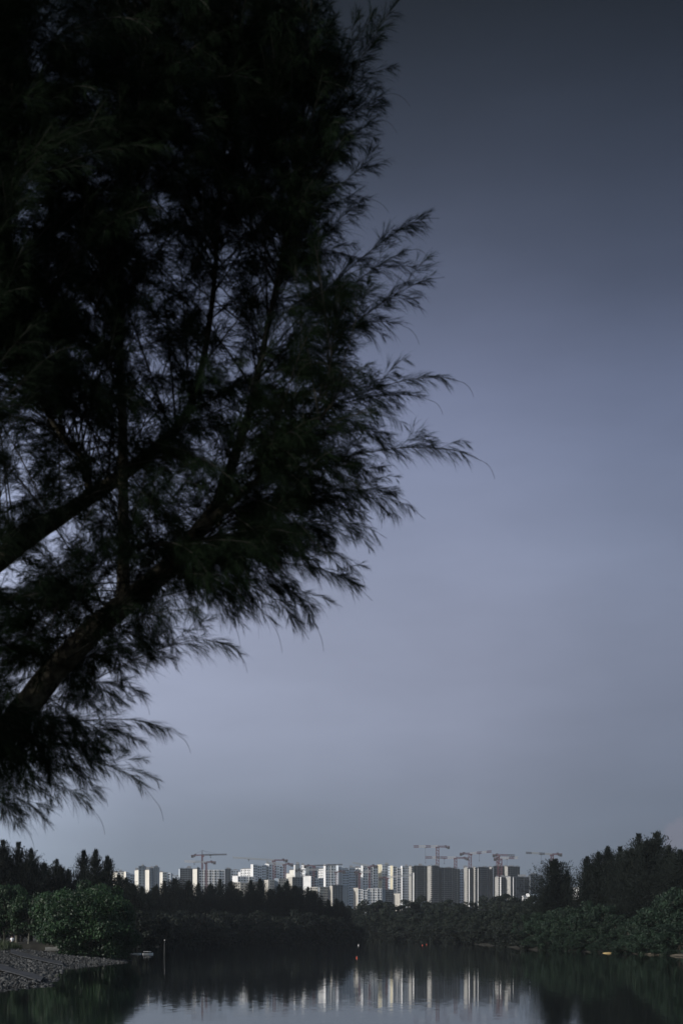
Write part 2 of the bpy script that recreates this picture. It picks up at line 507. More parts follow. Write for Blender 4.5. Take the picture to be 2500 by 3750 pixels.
    G = np.array([0, 0, -1.0])

    def sprigs(pts, t0, dense, lmin, lmax, spread, tipbare):
        L = np.linalg.norm(np.diff(pts, axis=0), axis=1).sum()
        n = max(4, int(L * dense))
        t = np.sort(RNG.uniform(t0, 1 - tipbare, n))
        ii = t * (len(pts) - 1)
        i0 = np.clip(ii.astype(int), 0, len(pts) - 2)
        fr = (ii - i0)[:, None]
        p = pts[i0] * (1 - fr) + pts[i0 + 1] * fr
        tan = unit(pts[i0 + 1] - pts[i0])
        r = unit(RNG.normal(size=(n, 3)))
        r = unit(r - tan * (r * tan).sum(1, keepdims=True))
        a = RNG.uniform(spread * 0.5, spread, n)[:, None]
        d = unit(tan * np.cos(a) + r * np.sin(a) + G * 0.10)
        ln = RNG.uniform(lmin, lmax, n) * (1 - 0.72 * np.clip((t - 0.5) / 0.5, 0, 1))
        segs_p.append(p); segs_d.append(d); segs_l.append(ln)

    for pts, th, kd in boughs:
        L = np.linalg.norm(np.diff(pts, axis=0), axis=1).sum()
        n = len(pts)
        r0 = 0.0028 + 0.0024 * L
        idx = np.unique(np.linspace(0, n - 1, 12).astype(int))
        tw.tube([Vector(x) for x in pts[idx]], list(np.linspace(r0, 0.0018, len(idx))), 4, cap=False)
        if kd == 1 and RNG.uniform() < 0.65:           # bare whip arching over beyond the last sprigs
            dd, pp, arc = unit(pts[-1] - pts[-3]), pts[-1], [pts[-1]]
            wl = RNG.uniform(0.015, 0.030)
            for k in range(9):
                dd = unit(dd + G * 0.17)
                pp = pp + dd * wl
                arc.append(pp)
            tw.tube([Vector(x) for x in arc], list(np.linspace(0.0024, 0.0012, 10)), 4, cap=False)
        sprigs(pts, 0.22, 36, 0.14, 0.34, 0.66, 0.05 if kd == 0 else 0.13)
        # side boughs
        for s in range(4 if kd == 0 else 5):
            t = RNG.uniform(0.2, 0.8)
            i = int(t * (n - 2))
            tan = unit(pts[i + 1] - pts[i])
            rr = RNG.normal(size=3) * np.array([1, 0.9, 0.7]); rr -= tan * rr.dot(tan); rr /= np.linalg.norm(rr)
            ang = RNG.uniform(0.3, 0.7)
            d = tan * math.cos(ang) + rr * math.sin(ang)
            l2 = RNG.uniform(0.35, 0.75) * min(1, L / 1.6) * (1.1 - 0.6 * t)
            q0 = pts[i]; q3 = q0 + d * l2 + G * l2 * 0.12
            q = bez(q0, q0 + d * l2 * 0.35, q0 + d * l2 * 0.8 + G * -0.04 * l2, q3, 8)
            tw.tube([Vector(x) for x in q[::2]] + [Vector(q[-1])], list(np.linspace(0.0028, 0.0012, len(q[::2]) + 1)), 3, cap=False)
            sprigs(q, 0.1, 36, 0.11, 0.24, 0.66, 0.05)
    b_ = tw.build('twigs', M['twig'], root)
    tag(b_, kind='stuff')
    p = np.concatenate(segs_p); d = np.concatenate(segs_d); ln = np.concatenate(segs_l)
    # needles on each sprig
    K = NEEDLES
    n = len(p)
    t = RNG.uniform(0.0, 1.0, (n, K, 1))
    droop = (t ** 2) * 0.12
    bp = p[:, None, :] + d[:, None, :] * (ln[:, None, None] * 0.75 * t) + G * droop * ln[:, None, None]
    r = unit(RNG.normal(size=(n, K, 3)))
    tan = unit(d[:, None, :] + G * 0.18 * t)
    nd = unit(tan + r * 0.34 + G * 0.16)
    nl = RNG.uniform(0.08, 0.20, (n, K, 1)) * np.clip(ln / 0.24, 0.38, 1)[:, None, None]
    side = unit(np.cross(nd, RNG.normal(size=(n, K, 3))))
    w = RNG.uniform(0.0007, 0.0014, (n, K, 1))
    v0 = bp - side * w; v1 = bp + side * w
    mid = bp + nd * nl * 0.6
    v2 = mid + side * w * 0.8; v3 = mid - side * w * 0.8
    v4 = bp + nd * nl + G * nl * 0.13
    V = np.stack([v0, v1, v2, v3, v4], 2).reshape(-1, 5, 3)
    m = len(V)
    o = np.arange(m)[:, None] * 5
    tri = np.concatenate([o + np.array([[0, 1, 2]]), o + np.array([[0, 2, 3]]), o + np.array([[3, 2, 4]])])
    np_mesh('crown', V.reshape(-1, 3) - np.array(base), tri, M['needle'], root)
    print('needles', m, 'boughs', len(boughs), 'sprigs', n)


FILL_MAIN, FILL_TOP, FILL_EDGE, FILL_IN, NEEDLES = 190, 480, 125, 460, 17
near_tree()


# ------------------------------------------------------------------ trees on the banks
def cas_proto(seed, leaders, dens=1.0, H=20.0, matl='cas'):
    """feathery casuarina: several upright leaders with plumes of fine needles"""
    g = np.random.default_rng(seed)
    vs = []
    mb = MB()
    for (lx, ly, top, rad) in leaders:
        mb.tube([(lx * 0.3, ly * 0.3, -0.6), (lx * 0.8, ly * 0.8, top * 0.3), (lx, ly, top * 0.65), (lx, ly, top * 0.97)], [0.30, 0.22, 0.12, 0.03], 7)
        nb = int(520 * dens * (rad / 4.0) ** 1.3)
        h = np.sort(1 - 0.92 * g.uniform(0.0, 1.0, nb) ** 0.72)
        r = rad * (1.04 - np.exp(-3.3 * (1 - h))) * g.uniform(0.3, 1.25, nb)
        az = g.uniform(0, 2 * np.pi, nb)
        upk = 0.35 + 0.8 * h ** 2 + g.uniform(-.3, .3, nb)
        bd = unit(np.stack([np.cos(az), np.sin(az), upk], -1))
        bp = np.stack([lx * np.ones(nb), ly * np.ones(nb), h * top - r * upk * 0.35], -1)
        T = 30
        t = g.uniform(0.1, 1.08, (nb, T, 1))
        p = bp[:, None] + bd[:, None] * (r * 1.15)[:, None, None] * t + g.normal(size=(nb, T, 3)) * (0.13 + 0.34 * (1 - h))[:, None, None]
        p[..., 2] += (t[..., 0] ** 2) * r[:, None] * 0.22
        d = unit(bd[:, None] * 0.8 + g.normal(size=(nb, T, 3)) * 0.45 + np.array([0, 0, 0.25]) + np.array([0, 0, 0.9]) * (h ** 3)[:, None, None])
        L = g.uniform(0.35, 0.95, (nb, T, 1)) * (1.1 - 0.4 * t) * (1.1 - 0.35 * h[:, None, None])
        s = unit(np.cross(d, g.normal(size=(nb, T, 3)))) * g.uniform(0.03, 0.085, (nb, T, 1))
        vs.append(np.stack([p - s, p + s, p + d * L], 2).reshape(-1, 3))
    V = np.concatenate(vs)
    root = thing('casuarina_tree', (0, 0, 0), 'x', 'tree')
    mb.build('trunk', M['bark2'], root)
    np_mesh('crown', V, np.arange(len(V)).reshape(-1, 3), M[matl], root)
    return root


def broad_proto(seed, matl, H=10.0, R=5.0, clumps=70, leaves=150, leaf=0.30, low=0.08, bark='bark2', name='broadleaf_tree', lay=0.0):
    """round-headed tree: leaf clumps over an uneven dome with gaps, trunk and limbs inside"""
    g = np.random.default_rng(seed)
    mb = MB()
    mb.tube([(0, 0, -0.6), (0.2, 0.1, H * 0.25), (0.1, -0.1, H * 0.5), (0.2, 0, H * 0.75)], [0.32, 0.24, 0.16, 0.06], 7)
    ph = g.uniform(0, 6.28, 6)
    vs = []
    for c in range(clumps):
        az = g.uniform(0, 2 * np.pi)
        el = math.asin(g.uniform(-0.9, 1.0))
        k = g.uniform(0.6, 1.0) ** 0.5
        lump = 1 + 0.16 * math.sin(3 * az + ph[0]) + 0.13 * math.sin(5 * az + ph[1] + 3 * el) + 0.10 * math.sin(7 * el + ph[2])
        cz = H * (0.5 + low)
        ctr = np.array([math.cos(az) * math.cos(el) * R * k * lump, math.sin(az) * math.cos(el) * R * k * lump, cz + math.sin(el) * (H * (0.5 - low)) * k * min(lump, 1.1)])
        cr = R * g.uniform(0.16, 0.30)
        if c % 5 == 0:
            mb.tube([(0.1, 0, H * 0.3), tuple(ctr * np.array([0.5, 0.5, 0.75])), tuple(ctr)], [0.10, 0.07, 0.03], 5)
        n = int(leaves * (cr / (R * 0.23)) ** 2)
        q = unit(g.normal(size=(n, 3))) * (g.uniform(0.35, 1.0, (n, 1)) ** 0.5) * cr * np.array([1.15, 1.15, 0.75])
        p = ctr + q
        nrm = unit(unit(q) + g.normal(size=(n, 3)) * 0.55 + np.array([0, 0, 0.35]))
        u = unit(np.cross(nrm, g.normal(size=(n, 3))))
        w = np.cross(nrm, u)
        s = leaf * g.uniform(0.55, 1.25, (n, 1))
        vs.append(np.stack([p - u * s * 0.9, p - w * s * 0.42, p + u * s * 0.9, p + w * s * 0.42], 1).reshape(-1, 3))
    V = np.concatenate(vs)
    root = thing(name, (0, 0, 0), 'x', 'tree')
    mb.build('trunk', M[bark], root)
    np_mesh('crown', V, np.arange(len(V)).reshape(-1, 4), M[matl], root)
    return root


CAS = [cas_proto(1, [(0, 0, 20, 5.2), (2.3, 0.6, 17.0, 4.2)]),
       cas_proto(2, [(0, 0, 20, 4.8), (-2.4, 0.4, 18.2, 4.0), (2.6, -0.6, 16, 4.0)]),
       cas_proto(3, [(0, 0, 20, 6.4)], 1.2),
       cas_proto(4, [(0, 0, 20, 4.4), (2.8, 0.5, 18.6, 3.8), (-2.6, 0.5, 16.5, 4.0)]),
       cas_proto(5, [(0, 0, 20, 4.4), (-1.6, 0.8, 16, 4.2)], 1.1)]
MAN = [broad_proto(20 + i, 'man', 8, 5.0, 80, 80, 0.42, -0.06) for i in range(3)]
WOOD = [broad_proto(30 + i, 'wood', 18, 7.5, 90, 90, 0.62, -0.05) for i in range(4)]
BUR = [broad_proto(40 + i, 'bushR', 10, 5.2, 110, 120, 0.32, -0.06) for i in range(3)]
BUL = [broad_proto(50, 'bushL', 11, 6.6, 210, 120, 0.30, -0.03), broad_proto(51, 'bushL', 9, 5.0, 130, 110, 0.30, 0.10, 'palebark')]
USED = set()


def plant(protos, k, px, ytop, D, Hp, label, group, wide=1.0, name=None):
    src = protos[k % len(protos)]
    x = (px - 1250) / F * D
    z0 = max(hgt(x, D), -0.3)
    ztop = CAMZ + (HOR - ytop) / F * D
    s = (ztop - z0) / Hp
    if src.name in USED:
        o = copy_tree(src)
    else:
        o = src
        USED.add(src.name)
    o.location = (x, D, z0)
    o.scale = (s * wide, s * wide, s)
    o.rotation_euler = (0, 0, random.uniform(0, 6.28))
    o['label'] = label
    o['group'] = group
    return o


ORD = ['first', 'second', 'third', 'fourth', 'fifth', 'sixth', 'seventh', 'eighth', 'ninth', 'tenth', 'eleventh', 'twelfth', 'thirteenth', 'fourteenth', 'fifteenth',
       'sixteenth', 'seventeenth', 'eighteenth', 'nineteenth', 'twentieth', 'twenty-first', 'twenty-second', 'twenty-third', 'twenty-fourth', 'twenty-fifth',
       'twenty-sixth', 'twenty-seventh', 'twenty-eighth', 'twenty-ninth', 'thirtieth', 'thirty-first', 'thirty-second', 'thirty-third', 'thirty-fourth', 'thirty-fifth', 'thirty-sixth']

# casuarinas behind the bright bushes on the left bank
L1 = [(-60, 3078, 260, 2), (12, 3080, 262, 1), (68, 3088, 262, 3), (116, 3110, 268, 0), (162, 3164, 285, 2), (207, 3150, 275, 3), (250, 3185, 290, 0), (306, 3120, 270, 4), (350, 3118, 262, 4), (396, 3142, 268, 4)]
for i, (x, y, D, k) in enumerate(L1):
    plant(CAS, k, x, y, D, 20, f'dark casuarina behind the bright left bushes, {ORD[i]} from the left edge', 'casuarinas behind the left bushes', 0.9 if k == 4 else 1.05)
# the long row across the water, left of the opening
L2 = [(436, 3209, 330, 4), (462, 3216, 340, 0), (488, 3240, 360, 2), (520, 3248, 400, 0), (562, 3252, 470, 1), (602, 3228, 500, 3), (640, 3220, 505, 2), (692, 3226, 510, 0), (726, 3238, 520, 4), (771, 3244, 515, 2),
      (806, 3222, 520, 3), (846, 3228, 522, 0), (880, 3264, 530, 1), (920, 3226, 525, 4), (953, 3222, 528, 4), (990, 3258, 535, 2), (1022, 3240, 535, 0), (1051, 3230, 538, 4), (1080, 3246, 540, 2), (1100, 3250, 545, 0),
      (1128, 3250, 548, 3), (1150, 3264, 552, 2), (1172, 3290, 556, 0), (1201, 3296, 560, 4), (1232, 3292, 562, 1), (1252, 3302, 566, 4)]
for i, (x, y, D, k) in enumerate(L2):
    plant(CAS, k, x, y, D, 20, f'dark casuarina in the row across the water, {ORD[i]} from the bright bush', 'casuarinas across the water', 1.15 if k != 2 else 1.25)
# low mangroves at the foot of that row
xs = [500, 545, 590, 640, 690, 735, 785, 830, 880, 930, 985, 1035, 1085, 1135, 1185, 1230, 1270, 1300]
for i, x in enumerate(xs):
    D = float(np.interp(x, [500, 560, 700, 900, 1100, 1320], [330, 400, 495, 512, 532, 560]))
    plant(MAN, i, x, random.uniform(3335, 3368) if x < 1240 else 3372 + (x - 1240) * 0.35, D - 6, 8, f'low dark mangrove under the casuarina row, {ORD[i]} from the white boats', 'mangroves under the casuarina row', 0.95)
# round-headed wood on the far bank under the towers
xs = [(1290, 3318, 700), (1335, 3306, 720), (1385, 3298, 740), (1435, 3306, 720), (1490, 3296, 730), (1545, 3292, 740), (1600, 3302, 720), (1655, 3298, 700), (1710, 3304, 690), (1765, 3292, 690),
      (1815, 3282, 680), (1860, 3278, 660), (1905, 3284, 640), (1950, 3292, 600), (1985, 3290, 560)]
for i, (x, y, D) in enumerate(xs):
    plant(WOOD, i, x, y, D, 18, f"tall round tree below the towers, {ORD[i]} from the casuarina row's end", 'tall trees of the far bank', 1.0)
xs = [(1310, 3362, 640), (1350, 3345, 645), (1400, 3340, 640), (1445, 3352, 635), (1495, 3338, 625), (1550, 3345, 610), (1600, 3336, 590), (1650, 3342, 570), (1700, 3330, 545), (1755, 3338, 515), (1800, 3325, 490), (1850, 3335, 450), (1895, 3330, 420), (1930, 3332, 385)]
for i, (x, y, D) in enumerate(xs):
    plant(WOOD, i + 1, x, y, D, 18, f"mid-height bushy tree on the far bank, {ORD[i]} from the casuarina row's end", 'middle trees of the far bank', 1.25)
xs = [(1325, 3398, 655), (1375, 3390, 632), (1430, 3395, 622), (1480, 3385, 620), (1535, 3390, 600), (1590, 3384, 575), (1640, 3390, 550), (1690, 3382, 530), (1740, 3388, 500), (1790, 3378, 470), (1835, 3384, 440), (1880, 3374, 405), (1915, 3380, 375), (1945, 3388, 350)]
for i, (x, y, D) in enumerate(xs):
    plant(MAN, i + 1, x, y, D - 6, 8, f"low mangrove over the far waterline, {ORD[i]} from the casuarina row's end", 'mangroves of the far bank', 1.35)
# the right bank
R1 = [(2030, 3150, 345, 2, 1.35, 'tall pointed casuarina standing alone beside the gap in the right bank trees'), (2074, 3192, 350, 4, 0.9, 'short casuarina at the right shoulder of the tall lone pointed one'),
      (2000, 3250, 340, 0, 0.8, 'short casuarina at the left shoulder of the tall lone pointed one'), (2148, 3142, 320, 4, 1.0, 'slim casuarina at the left end of the tall right bank stand'),
      (2190, 3122, 318, 0, 1.1, 'second casuarina from the gap in the tall right bank stand'), (2225, 3106, 318, 4, 1.0, 'third casuarina from the gap in the tall right bank stand'), (2268, 3104, 315, 3, 1.1, 'fourth casuarina from the gap in the tall right bank stand'),
      (2310, 3112, 308, 2, 1.1, 'broad casuarina just below the pair of tall tops on the right bank'), (2338, 3058, 305, 3, 1.1, 'very tall casuarina with twin tops in the right bank stand'), (2404, 3049, 302, 1, 1.15, 'tallest casuarina of the right bank stand'),
      (2447, 3098, 298, 0, 1.1, 'casuarina just right of the tallest one on the right bank'), (2490, 3116, 292, 2, 1.1, 'casuarina at the right edge of the picture, in front of the pink cloud'), (2540, 3122, 290, 0, 1.1, 'casuarina cut off by the right edge of the picture')]
for x, y, D, k, w, lb in R1:
    plant(CAS, k, x, y, D, 20, lb, 'casuarinas of the right bank', w)
R2 = [(1950, 3352, 345, 'dark'), (1985, 3342, 338, ''), (2025, 3345, 325, ''), (2062, 3330, 316, ''), (2105, 3326, 312, ''), (2160, 3312, 305, ''), (2205, 3322, 300, ''), (2250, 3350, 296, ''), (2300, 3372, 290, ''), (2345, 3355, 282, ''),
      (2395, 3322, 270, ''), (2440, 3292, 262, ''), (2487, 3266, 256, ''), (2540, 3262, 252, '')]
for i, (x, y, D, _) in enumerate(R2):
    plant(BUR, i, x, y, D, 10, f'leafy green bush at the foot of the right bank casuarinas, {ORD[i]} from the far bank', 'green bushes of the right bank', 0.95)
R3 = [(2190, 3450, 281), (2250, 3452, 275), (2100, 3448, 298), (2290, 3440, 272), (1975, 3418, 330), (2020, 3412, 316), (2075, 3405, 310), (2120, 3412, 304), (2175, 3402, 298), (2225, 3420, 291), (2370, 3400, 262), (2430, 3392, 254), (2490, 3380, 246)]
for i, (x, y, D) in enumerate(R3):
    plant(BUR, i + 1, x, y, D, 10, f'low green bush hanging over the right waterline, {ORD[i]} from the far bank', 'low bushes over the right waterline', 1.5)
# bright bushes on the left bank
plant(BUL, 0, 330, 3262, 200, 11, 'big bright green bush tree overhanging the end of the stone bank', 'bright bushes of the left bank', 0.98)
plant(BUL, 0, 395, 3292, 206, 11, 'darker green bush at the water side of the big bright bush', 'bright bushes of the left bank', 0.72)
plant(BUL, 1, 235, 3268, 212, 9, 'bright green bush between the footpath and the big bush tree', 'bright bushes of the left bank', 0.85)
plant(BUL, 1, 350, 3242, 225, 9, 'tall green tree rising just behind the big bright bush', 'bright bushes of the left bank', 0.7)
plant(BUL, 1, 20, 3246, 226, 9, 'bright green tree at the left edge above the person in white', 'bright bushes of the left bank', 0.75)
plant(BUL, 1, 105, 3282, 224, 9, 'green tree with bare pale stems beside the person in white', 'bright bushes of the left bank', 0.7)
plant(BUL, 1, 60, 3300, 240, 9, 'dim green tree in the shade behind the person in white', 'bright bushes of the left bank', 1.0)
plant(BUL, 1, 165, 3300, 240, 9, 'dim green tree behind the grey bench', 'bright bushes of the left bank', 1.0)
plant(BUL, 0, 425, 3420, 212, 11, 'low bush drooping to the water at the tip of the stone bank', 'bright bushes of the left bank', 0.9)


# ------------------------------------------------------------------ apartment blocks
unit_box = None


def win_mesh(m):
    mb = MB(); mb.box((0, 0, 0), (1, 1, 1))
    me = bpy.data.meshes.new('window')
    me.from_pydata(mb.v, [], mb.f); me.materials.append(m); me.update()
    return me


M['blind'] = mat('window_with_blind', (0.15, 0.165, 0.18), 0.5)
WIN = {'glass': win_mesh(M['glass']), 'blind': win_mesh(M['blind']), 'void': win_mesh(M['void'])}
PITCH_W, PITCH_D = 9.6, 7.2


def block(label, D, pts, segs, name='apartment_block', cat='apartment block', back=22, ybot=3310, cols=9.5, roof=True, group='apartment blocks across the water'):
    """pts: (photo x, metres nearer/farther) corners of the front, zig-zagging; segs: (kind, roof row, material) for each wall between them"""
    # wide fronts are really several bays, a little staggered in depth and height
    ends, parts_ = [], []
    for i, (kind, yt, mt) in enumerate(segs):
        (ax, ay), (bx, by) = pts[i], pts[i + 1]
        n = max(1, round((bx - ax) / 19)) if kind == 'w' and bx - ax > 26 else 1
        for k in range(n):
            j = random.uniform(-1.3, 1.3) if n > 1 else 0
            jy = random.choice((0, 0, 3, 6)) if n > 1 else 0
            ends.append(((ax + (bx - ax) * k / n, ay + (by - ay) * k / n + j), (ax + (bx - ax) * (k + 1) / n, ay + (by - ay) * (k + 1) / n + j)))
            parts_.append((kind, yt + jy, mt))
    segs = parts_
    W = [((px - 1250) / F * (D + dy), D + dy) for px, dy in pts]
    WE = [[((px - 1250) / F * (D + dy), D + dy) for px, dy in e] for e in ends]
    cx = (W[0][0] + W[-1][0]) / 2
    root = thing(name, (cx, D + back / 2, 2.0), label, cat, group)
    mats = sorted({s[2] for s in segs})
    wall = MB(); rf = MB(); sc = MB(); slab = MB()
    wins = []
    for i, (kind, yt, mt) in enumerate(segs):
        (ax, ay), (bx, by) = WE[i]
        zt = CAMZ + (HOR - yt) / F * D
        ph = (PITCH_W if kind in 'wnp' else PITCH_D) / F * D
        yb = D + back + 0.6 * i
        wall.prism([(ax, ay), (bx, by), (bx, yb), (ax, yb)], 2.0, zt, mats.index(mt))
        L = math.hypot(bx - ax, by - ay); ang = math.atan2(by - ay, bx - ax)
        nx, ny = math.sin(ang), -math.cos(ang)
        tx, ty = math.cos(ang), math.sin(ang)
        if roof and L > 8:
            fx = random.uniform(0.3, 0.7)
            hh_ = random.uniform(1.2, 4.2)
            rf.box((ax + (bx - ax) * fx, (ay + by) / 2 + 7, zt + hh_ / 2), (L * random.uniform(0.2, 0.42), 5, hh_))
            rf.box((ax + (bx - ax) * (1 - fx * 0.8), (ay + by) / 2 + 5, zt + 0.9), (2.2, 2.2, 1.8))
            rf.prism([(ax - tx * .2 + nx * .35, ay - ty * .2 + ny * .35), (bx + tx * .2 + nx * .35, by + ty * .2 + ny * .35), (bx + tx * .2, by + 6), (ax - tx * .2, ay + 6)], zt, zt + 0.55)
        zb = CAMZ + (HOR - ybot) / F * D
        nrow = int((zt - zb) / ph)
        if kind in ('w', 'n'):
            cw = cols / F * D
            nc = max(1, int(round((L - 0.8) / cw)))
            for c in range(0, nc + 1, 3 if kind == 'w' else 2):      # vertical piers between the bays
                f = min(max(c / nc, 0.02), 0.98)
                wall.box((ax + tx * L * f + nx * 0.3, ay + ty * L * f + ny * 0.3, (zt + 2.0) / 2), (0.7, 0.6, zt - 2.6), ang, mats.index(mt))
            for c in range(1, nc, 3):                                # recessed service bays with air-conditioner ledges
                f = (c + 0.5) / nc
                for r in range(nrow):
                    wall.box((ax + tx * L * f + nx * 0.35, ay + ty * L * f + ny * 0.35, zt - ph * (r + 0.98)), (cw * 0.5, 0.7, 0.2), ang, mats.index(mt))
            for r in range(nrow):
                z = zt - ph * (r + 0.62)
                for c in range(nc):
                    f = (c + 0.5) / nc
                    ww = cw * (0.70 if c % 3 != 1 else 0.5) * (1 if kind == 'w' else 0.6)
                    wins.append((ax + tx * L * f + nx * 0.06, ay + ty * L * f + ny * 0.06, z, ww, ph * (0.50 if c % 3 != 1 else 0.4), ang, 'blind' if random.random() < 0.14 else 'glass'))
        if kind == 'd':       # unfinished storeys: slab edges with dark openings between piers
            cw = 11.0 / F * D
            nc = max(1, int(round(L / cw)))
            for r in range(nrow):
                z = zt - ph * (r + 0.55)
                slab.box(((ax + bx) / 2 + nx * 0.25, (ay + by) / 2 + ny * 0.25, zt - ph * r - 0.25), (L, 0.5, 0.5), ang)
                for c in range(nc):
                    f = (c + 0.5) / nc
                    wins.append((ax + tx * L * f + nx * 0.05, ay + ty * L * f + ny * 0.05, z, cw * 0.78, ph * 0.58, ang, 'void'))
            for c in range(1, nc, 3):
                f = c / nc
                slab.box((ax + tx * L * f + nx * 0.32, ay + ty * L * f + ny * 0.32, (zt + 2.0) / 2), (0.9, 0.64, zt - 2.2), ang)
            for c in range(int(L / 2.2)):
                f = (c + 0.5) / max(1, int(L / 2.2))
                h = random.uniform(0.8, 2.6)
                sc.box((ax + tx * L * f + nx * -1.0, ay + ty * L * f + 1.2, zt + h / 2), (0.35, 0.35, h), ang)
        if kind == 'k':       # end wall with notched balconies down one edge
            for r in range(nrow):
                z = zt - ph * (r + 0.5)
                wins.append((bx - tx * L * 0.13 + nx * 0.06, by - ty * L * 0.13 + ny * 0.06, z, L * 0.24, ph * 0.5, ang, 'void'))
    wall.build('wall', [M[x] for x in mats], root)
    if rf.v: rf.build('roof', M['roofgrey'], root)
    if sc.v: sc.build('scaffold', M['shell'], root)
    if slab.v: slab.build('floor_slab', M['slab'], root)
    # one object per opening, the highest (the ones the trees do not hide) first; the rest as one mesh
    wins.sort(key=lambda w: -w[2])
    for x, y, z, ww, hh, ang, k in wins[:100]:
        o = bpy.data.objects.new('opening' if k == 'void' else 'window', WIN[k])
        o.location = (x - root.location.x, y - root.location.y, z - root.location.z)
        o.rotation_euler = (0, 0, ang)
        o.scale = (ww, 0.12, hh)
        C.objects.link(o); o.parent = root
    if len(wins) > 100:
        mb = MB()
        for x, y, z, ww, hh, ang, k in wins[100:]:
            mb.box((x, y, z), (ww, 0.12, hh), ang)
        k = wins[100][6]
        tag(mb.build('opening' if k == 'void' else 'window', M[k], root), kind='stuff')
    return root


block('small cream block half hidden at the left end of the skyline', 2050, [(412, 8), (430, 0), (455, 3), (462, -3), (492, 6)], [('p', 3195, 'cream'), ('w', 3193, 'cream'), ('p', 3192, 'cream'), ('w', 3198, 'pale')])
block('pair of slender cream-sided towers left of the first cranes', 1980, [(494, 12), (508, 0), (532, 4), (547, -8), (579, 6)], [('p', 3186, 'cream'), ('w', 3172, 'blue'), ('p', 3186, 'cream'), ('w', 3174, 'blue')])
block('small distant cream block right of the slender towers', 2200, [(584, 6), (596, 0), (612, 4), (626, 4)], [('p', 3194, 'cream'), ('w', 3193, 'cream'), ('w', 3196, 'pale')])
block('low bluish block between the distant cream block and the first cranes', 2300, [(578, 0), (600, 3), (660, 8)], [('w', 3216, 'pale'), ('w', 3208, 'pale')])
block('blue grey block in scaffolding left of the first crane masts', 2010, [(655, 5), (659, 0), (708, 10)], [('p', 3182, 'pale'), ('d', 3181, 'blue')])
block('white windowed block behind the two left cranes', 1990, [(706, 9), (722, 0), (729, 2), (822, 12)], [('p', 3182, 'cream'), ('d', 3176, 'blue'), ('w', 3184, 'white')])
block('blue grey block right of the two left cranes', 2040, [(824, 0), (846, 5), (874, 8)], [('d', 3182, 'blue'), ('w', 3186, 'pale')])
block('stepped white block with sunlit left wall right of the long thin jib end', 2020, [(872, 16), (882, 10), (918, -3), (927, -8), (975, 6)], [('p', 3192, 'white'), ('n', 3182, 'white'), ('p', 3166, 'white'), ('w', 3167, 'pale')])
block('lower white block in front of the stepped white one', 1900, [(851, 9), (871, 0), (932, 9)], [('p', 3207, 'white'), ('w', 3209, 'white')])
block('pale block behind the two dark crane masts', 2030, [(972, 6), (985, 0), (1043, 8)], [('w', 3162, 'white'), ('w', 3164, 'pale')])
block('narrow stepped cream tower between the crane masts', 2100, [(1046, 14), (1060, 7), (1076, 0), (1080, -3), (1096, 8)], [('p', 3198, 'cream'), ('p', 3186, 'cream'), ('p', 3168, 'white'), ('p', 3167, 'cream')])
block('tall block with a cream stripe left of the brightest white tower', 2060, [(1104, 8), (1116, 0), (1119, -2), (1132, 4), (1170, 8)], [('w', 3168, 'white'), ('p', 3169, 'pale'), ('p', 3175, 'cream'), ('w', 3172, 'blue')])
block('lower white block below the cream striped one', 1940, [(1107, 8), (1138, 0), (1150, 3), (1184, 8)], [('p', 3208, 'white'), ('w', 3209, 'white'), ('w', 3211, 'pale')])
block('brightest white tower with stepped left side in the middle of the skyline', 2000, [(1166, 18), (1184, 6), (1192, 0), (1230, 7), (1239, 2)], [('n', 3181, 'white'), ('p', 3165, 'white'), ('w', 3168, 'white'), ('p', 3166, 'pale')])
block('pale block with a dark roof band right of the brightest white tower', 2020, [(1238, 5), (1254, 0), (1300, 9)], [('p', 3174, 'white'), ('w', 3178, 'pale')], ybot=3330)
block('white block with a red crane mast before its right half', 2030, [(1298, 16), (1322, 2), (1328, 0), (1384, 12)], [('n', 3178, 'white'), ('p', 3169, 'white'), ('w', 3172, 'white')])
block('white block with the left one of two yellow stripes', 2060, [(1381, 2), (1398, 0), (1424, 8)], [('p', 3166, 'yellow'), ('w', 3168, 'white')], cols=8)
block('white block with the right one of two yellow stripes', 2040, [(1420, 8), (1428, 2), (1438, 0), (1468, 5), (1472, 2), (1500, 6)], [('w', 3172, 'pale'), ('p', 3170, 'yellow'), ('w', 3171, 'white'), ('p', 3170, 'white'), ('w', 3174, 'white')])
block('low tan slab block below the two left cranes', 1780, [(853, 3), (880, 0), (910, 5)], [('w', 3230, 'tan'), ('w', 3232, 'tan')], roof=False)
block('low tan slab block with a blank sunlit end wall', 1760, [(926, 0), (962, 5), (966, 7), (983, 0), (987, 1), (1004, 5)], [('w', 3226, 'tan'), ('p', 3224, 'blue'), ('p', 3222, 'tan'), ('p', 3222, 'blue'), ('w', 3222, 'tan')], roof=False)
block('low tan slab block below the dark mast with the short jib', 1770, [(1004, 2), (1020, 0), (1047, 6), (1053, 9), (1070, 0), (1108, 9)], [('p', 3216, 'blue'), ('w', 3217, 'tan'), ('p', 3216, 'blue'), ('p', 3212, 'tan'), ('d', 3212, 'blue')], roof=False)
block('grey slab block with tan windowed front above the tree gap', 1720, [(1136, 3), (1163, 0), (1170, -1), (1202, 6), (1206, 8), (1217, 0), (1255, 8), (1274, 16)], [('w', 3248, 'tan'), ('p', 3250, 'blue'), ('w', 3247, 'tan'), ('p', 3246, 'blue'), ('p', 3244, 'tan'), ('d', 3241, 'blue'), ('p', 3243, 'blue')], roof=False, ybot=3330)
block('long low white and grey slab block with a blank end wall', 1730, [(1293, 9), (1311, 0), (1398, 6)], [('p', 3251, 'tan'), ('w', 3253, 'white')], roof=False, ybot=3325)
block('low dark slab block in front of the yellow striped towers', 1740, [(1397, 0), (1410, 2), (1440, 5), (1464, -2)], [('p', 3256, 'blue'), ('d', 3257, 'blue'), ('p', 3272, 'tan')], roof=False, ybot=3325)
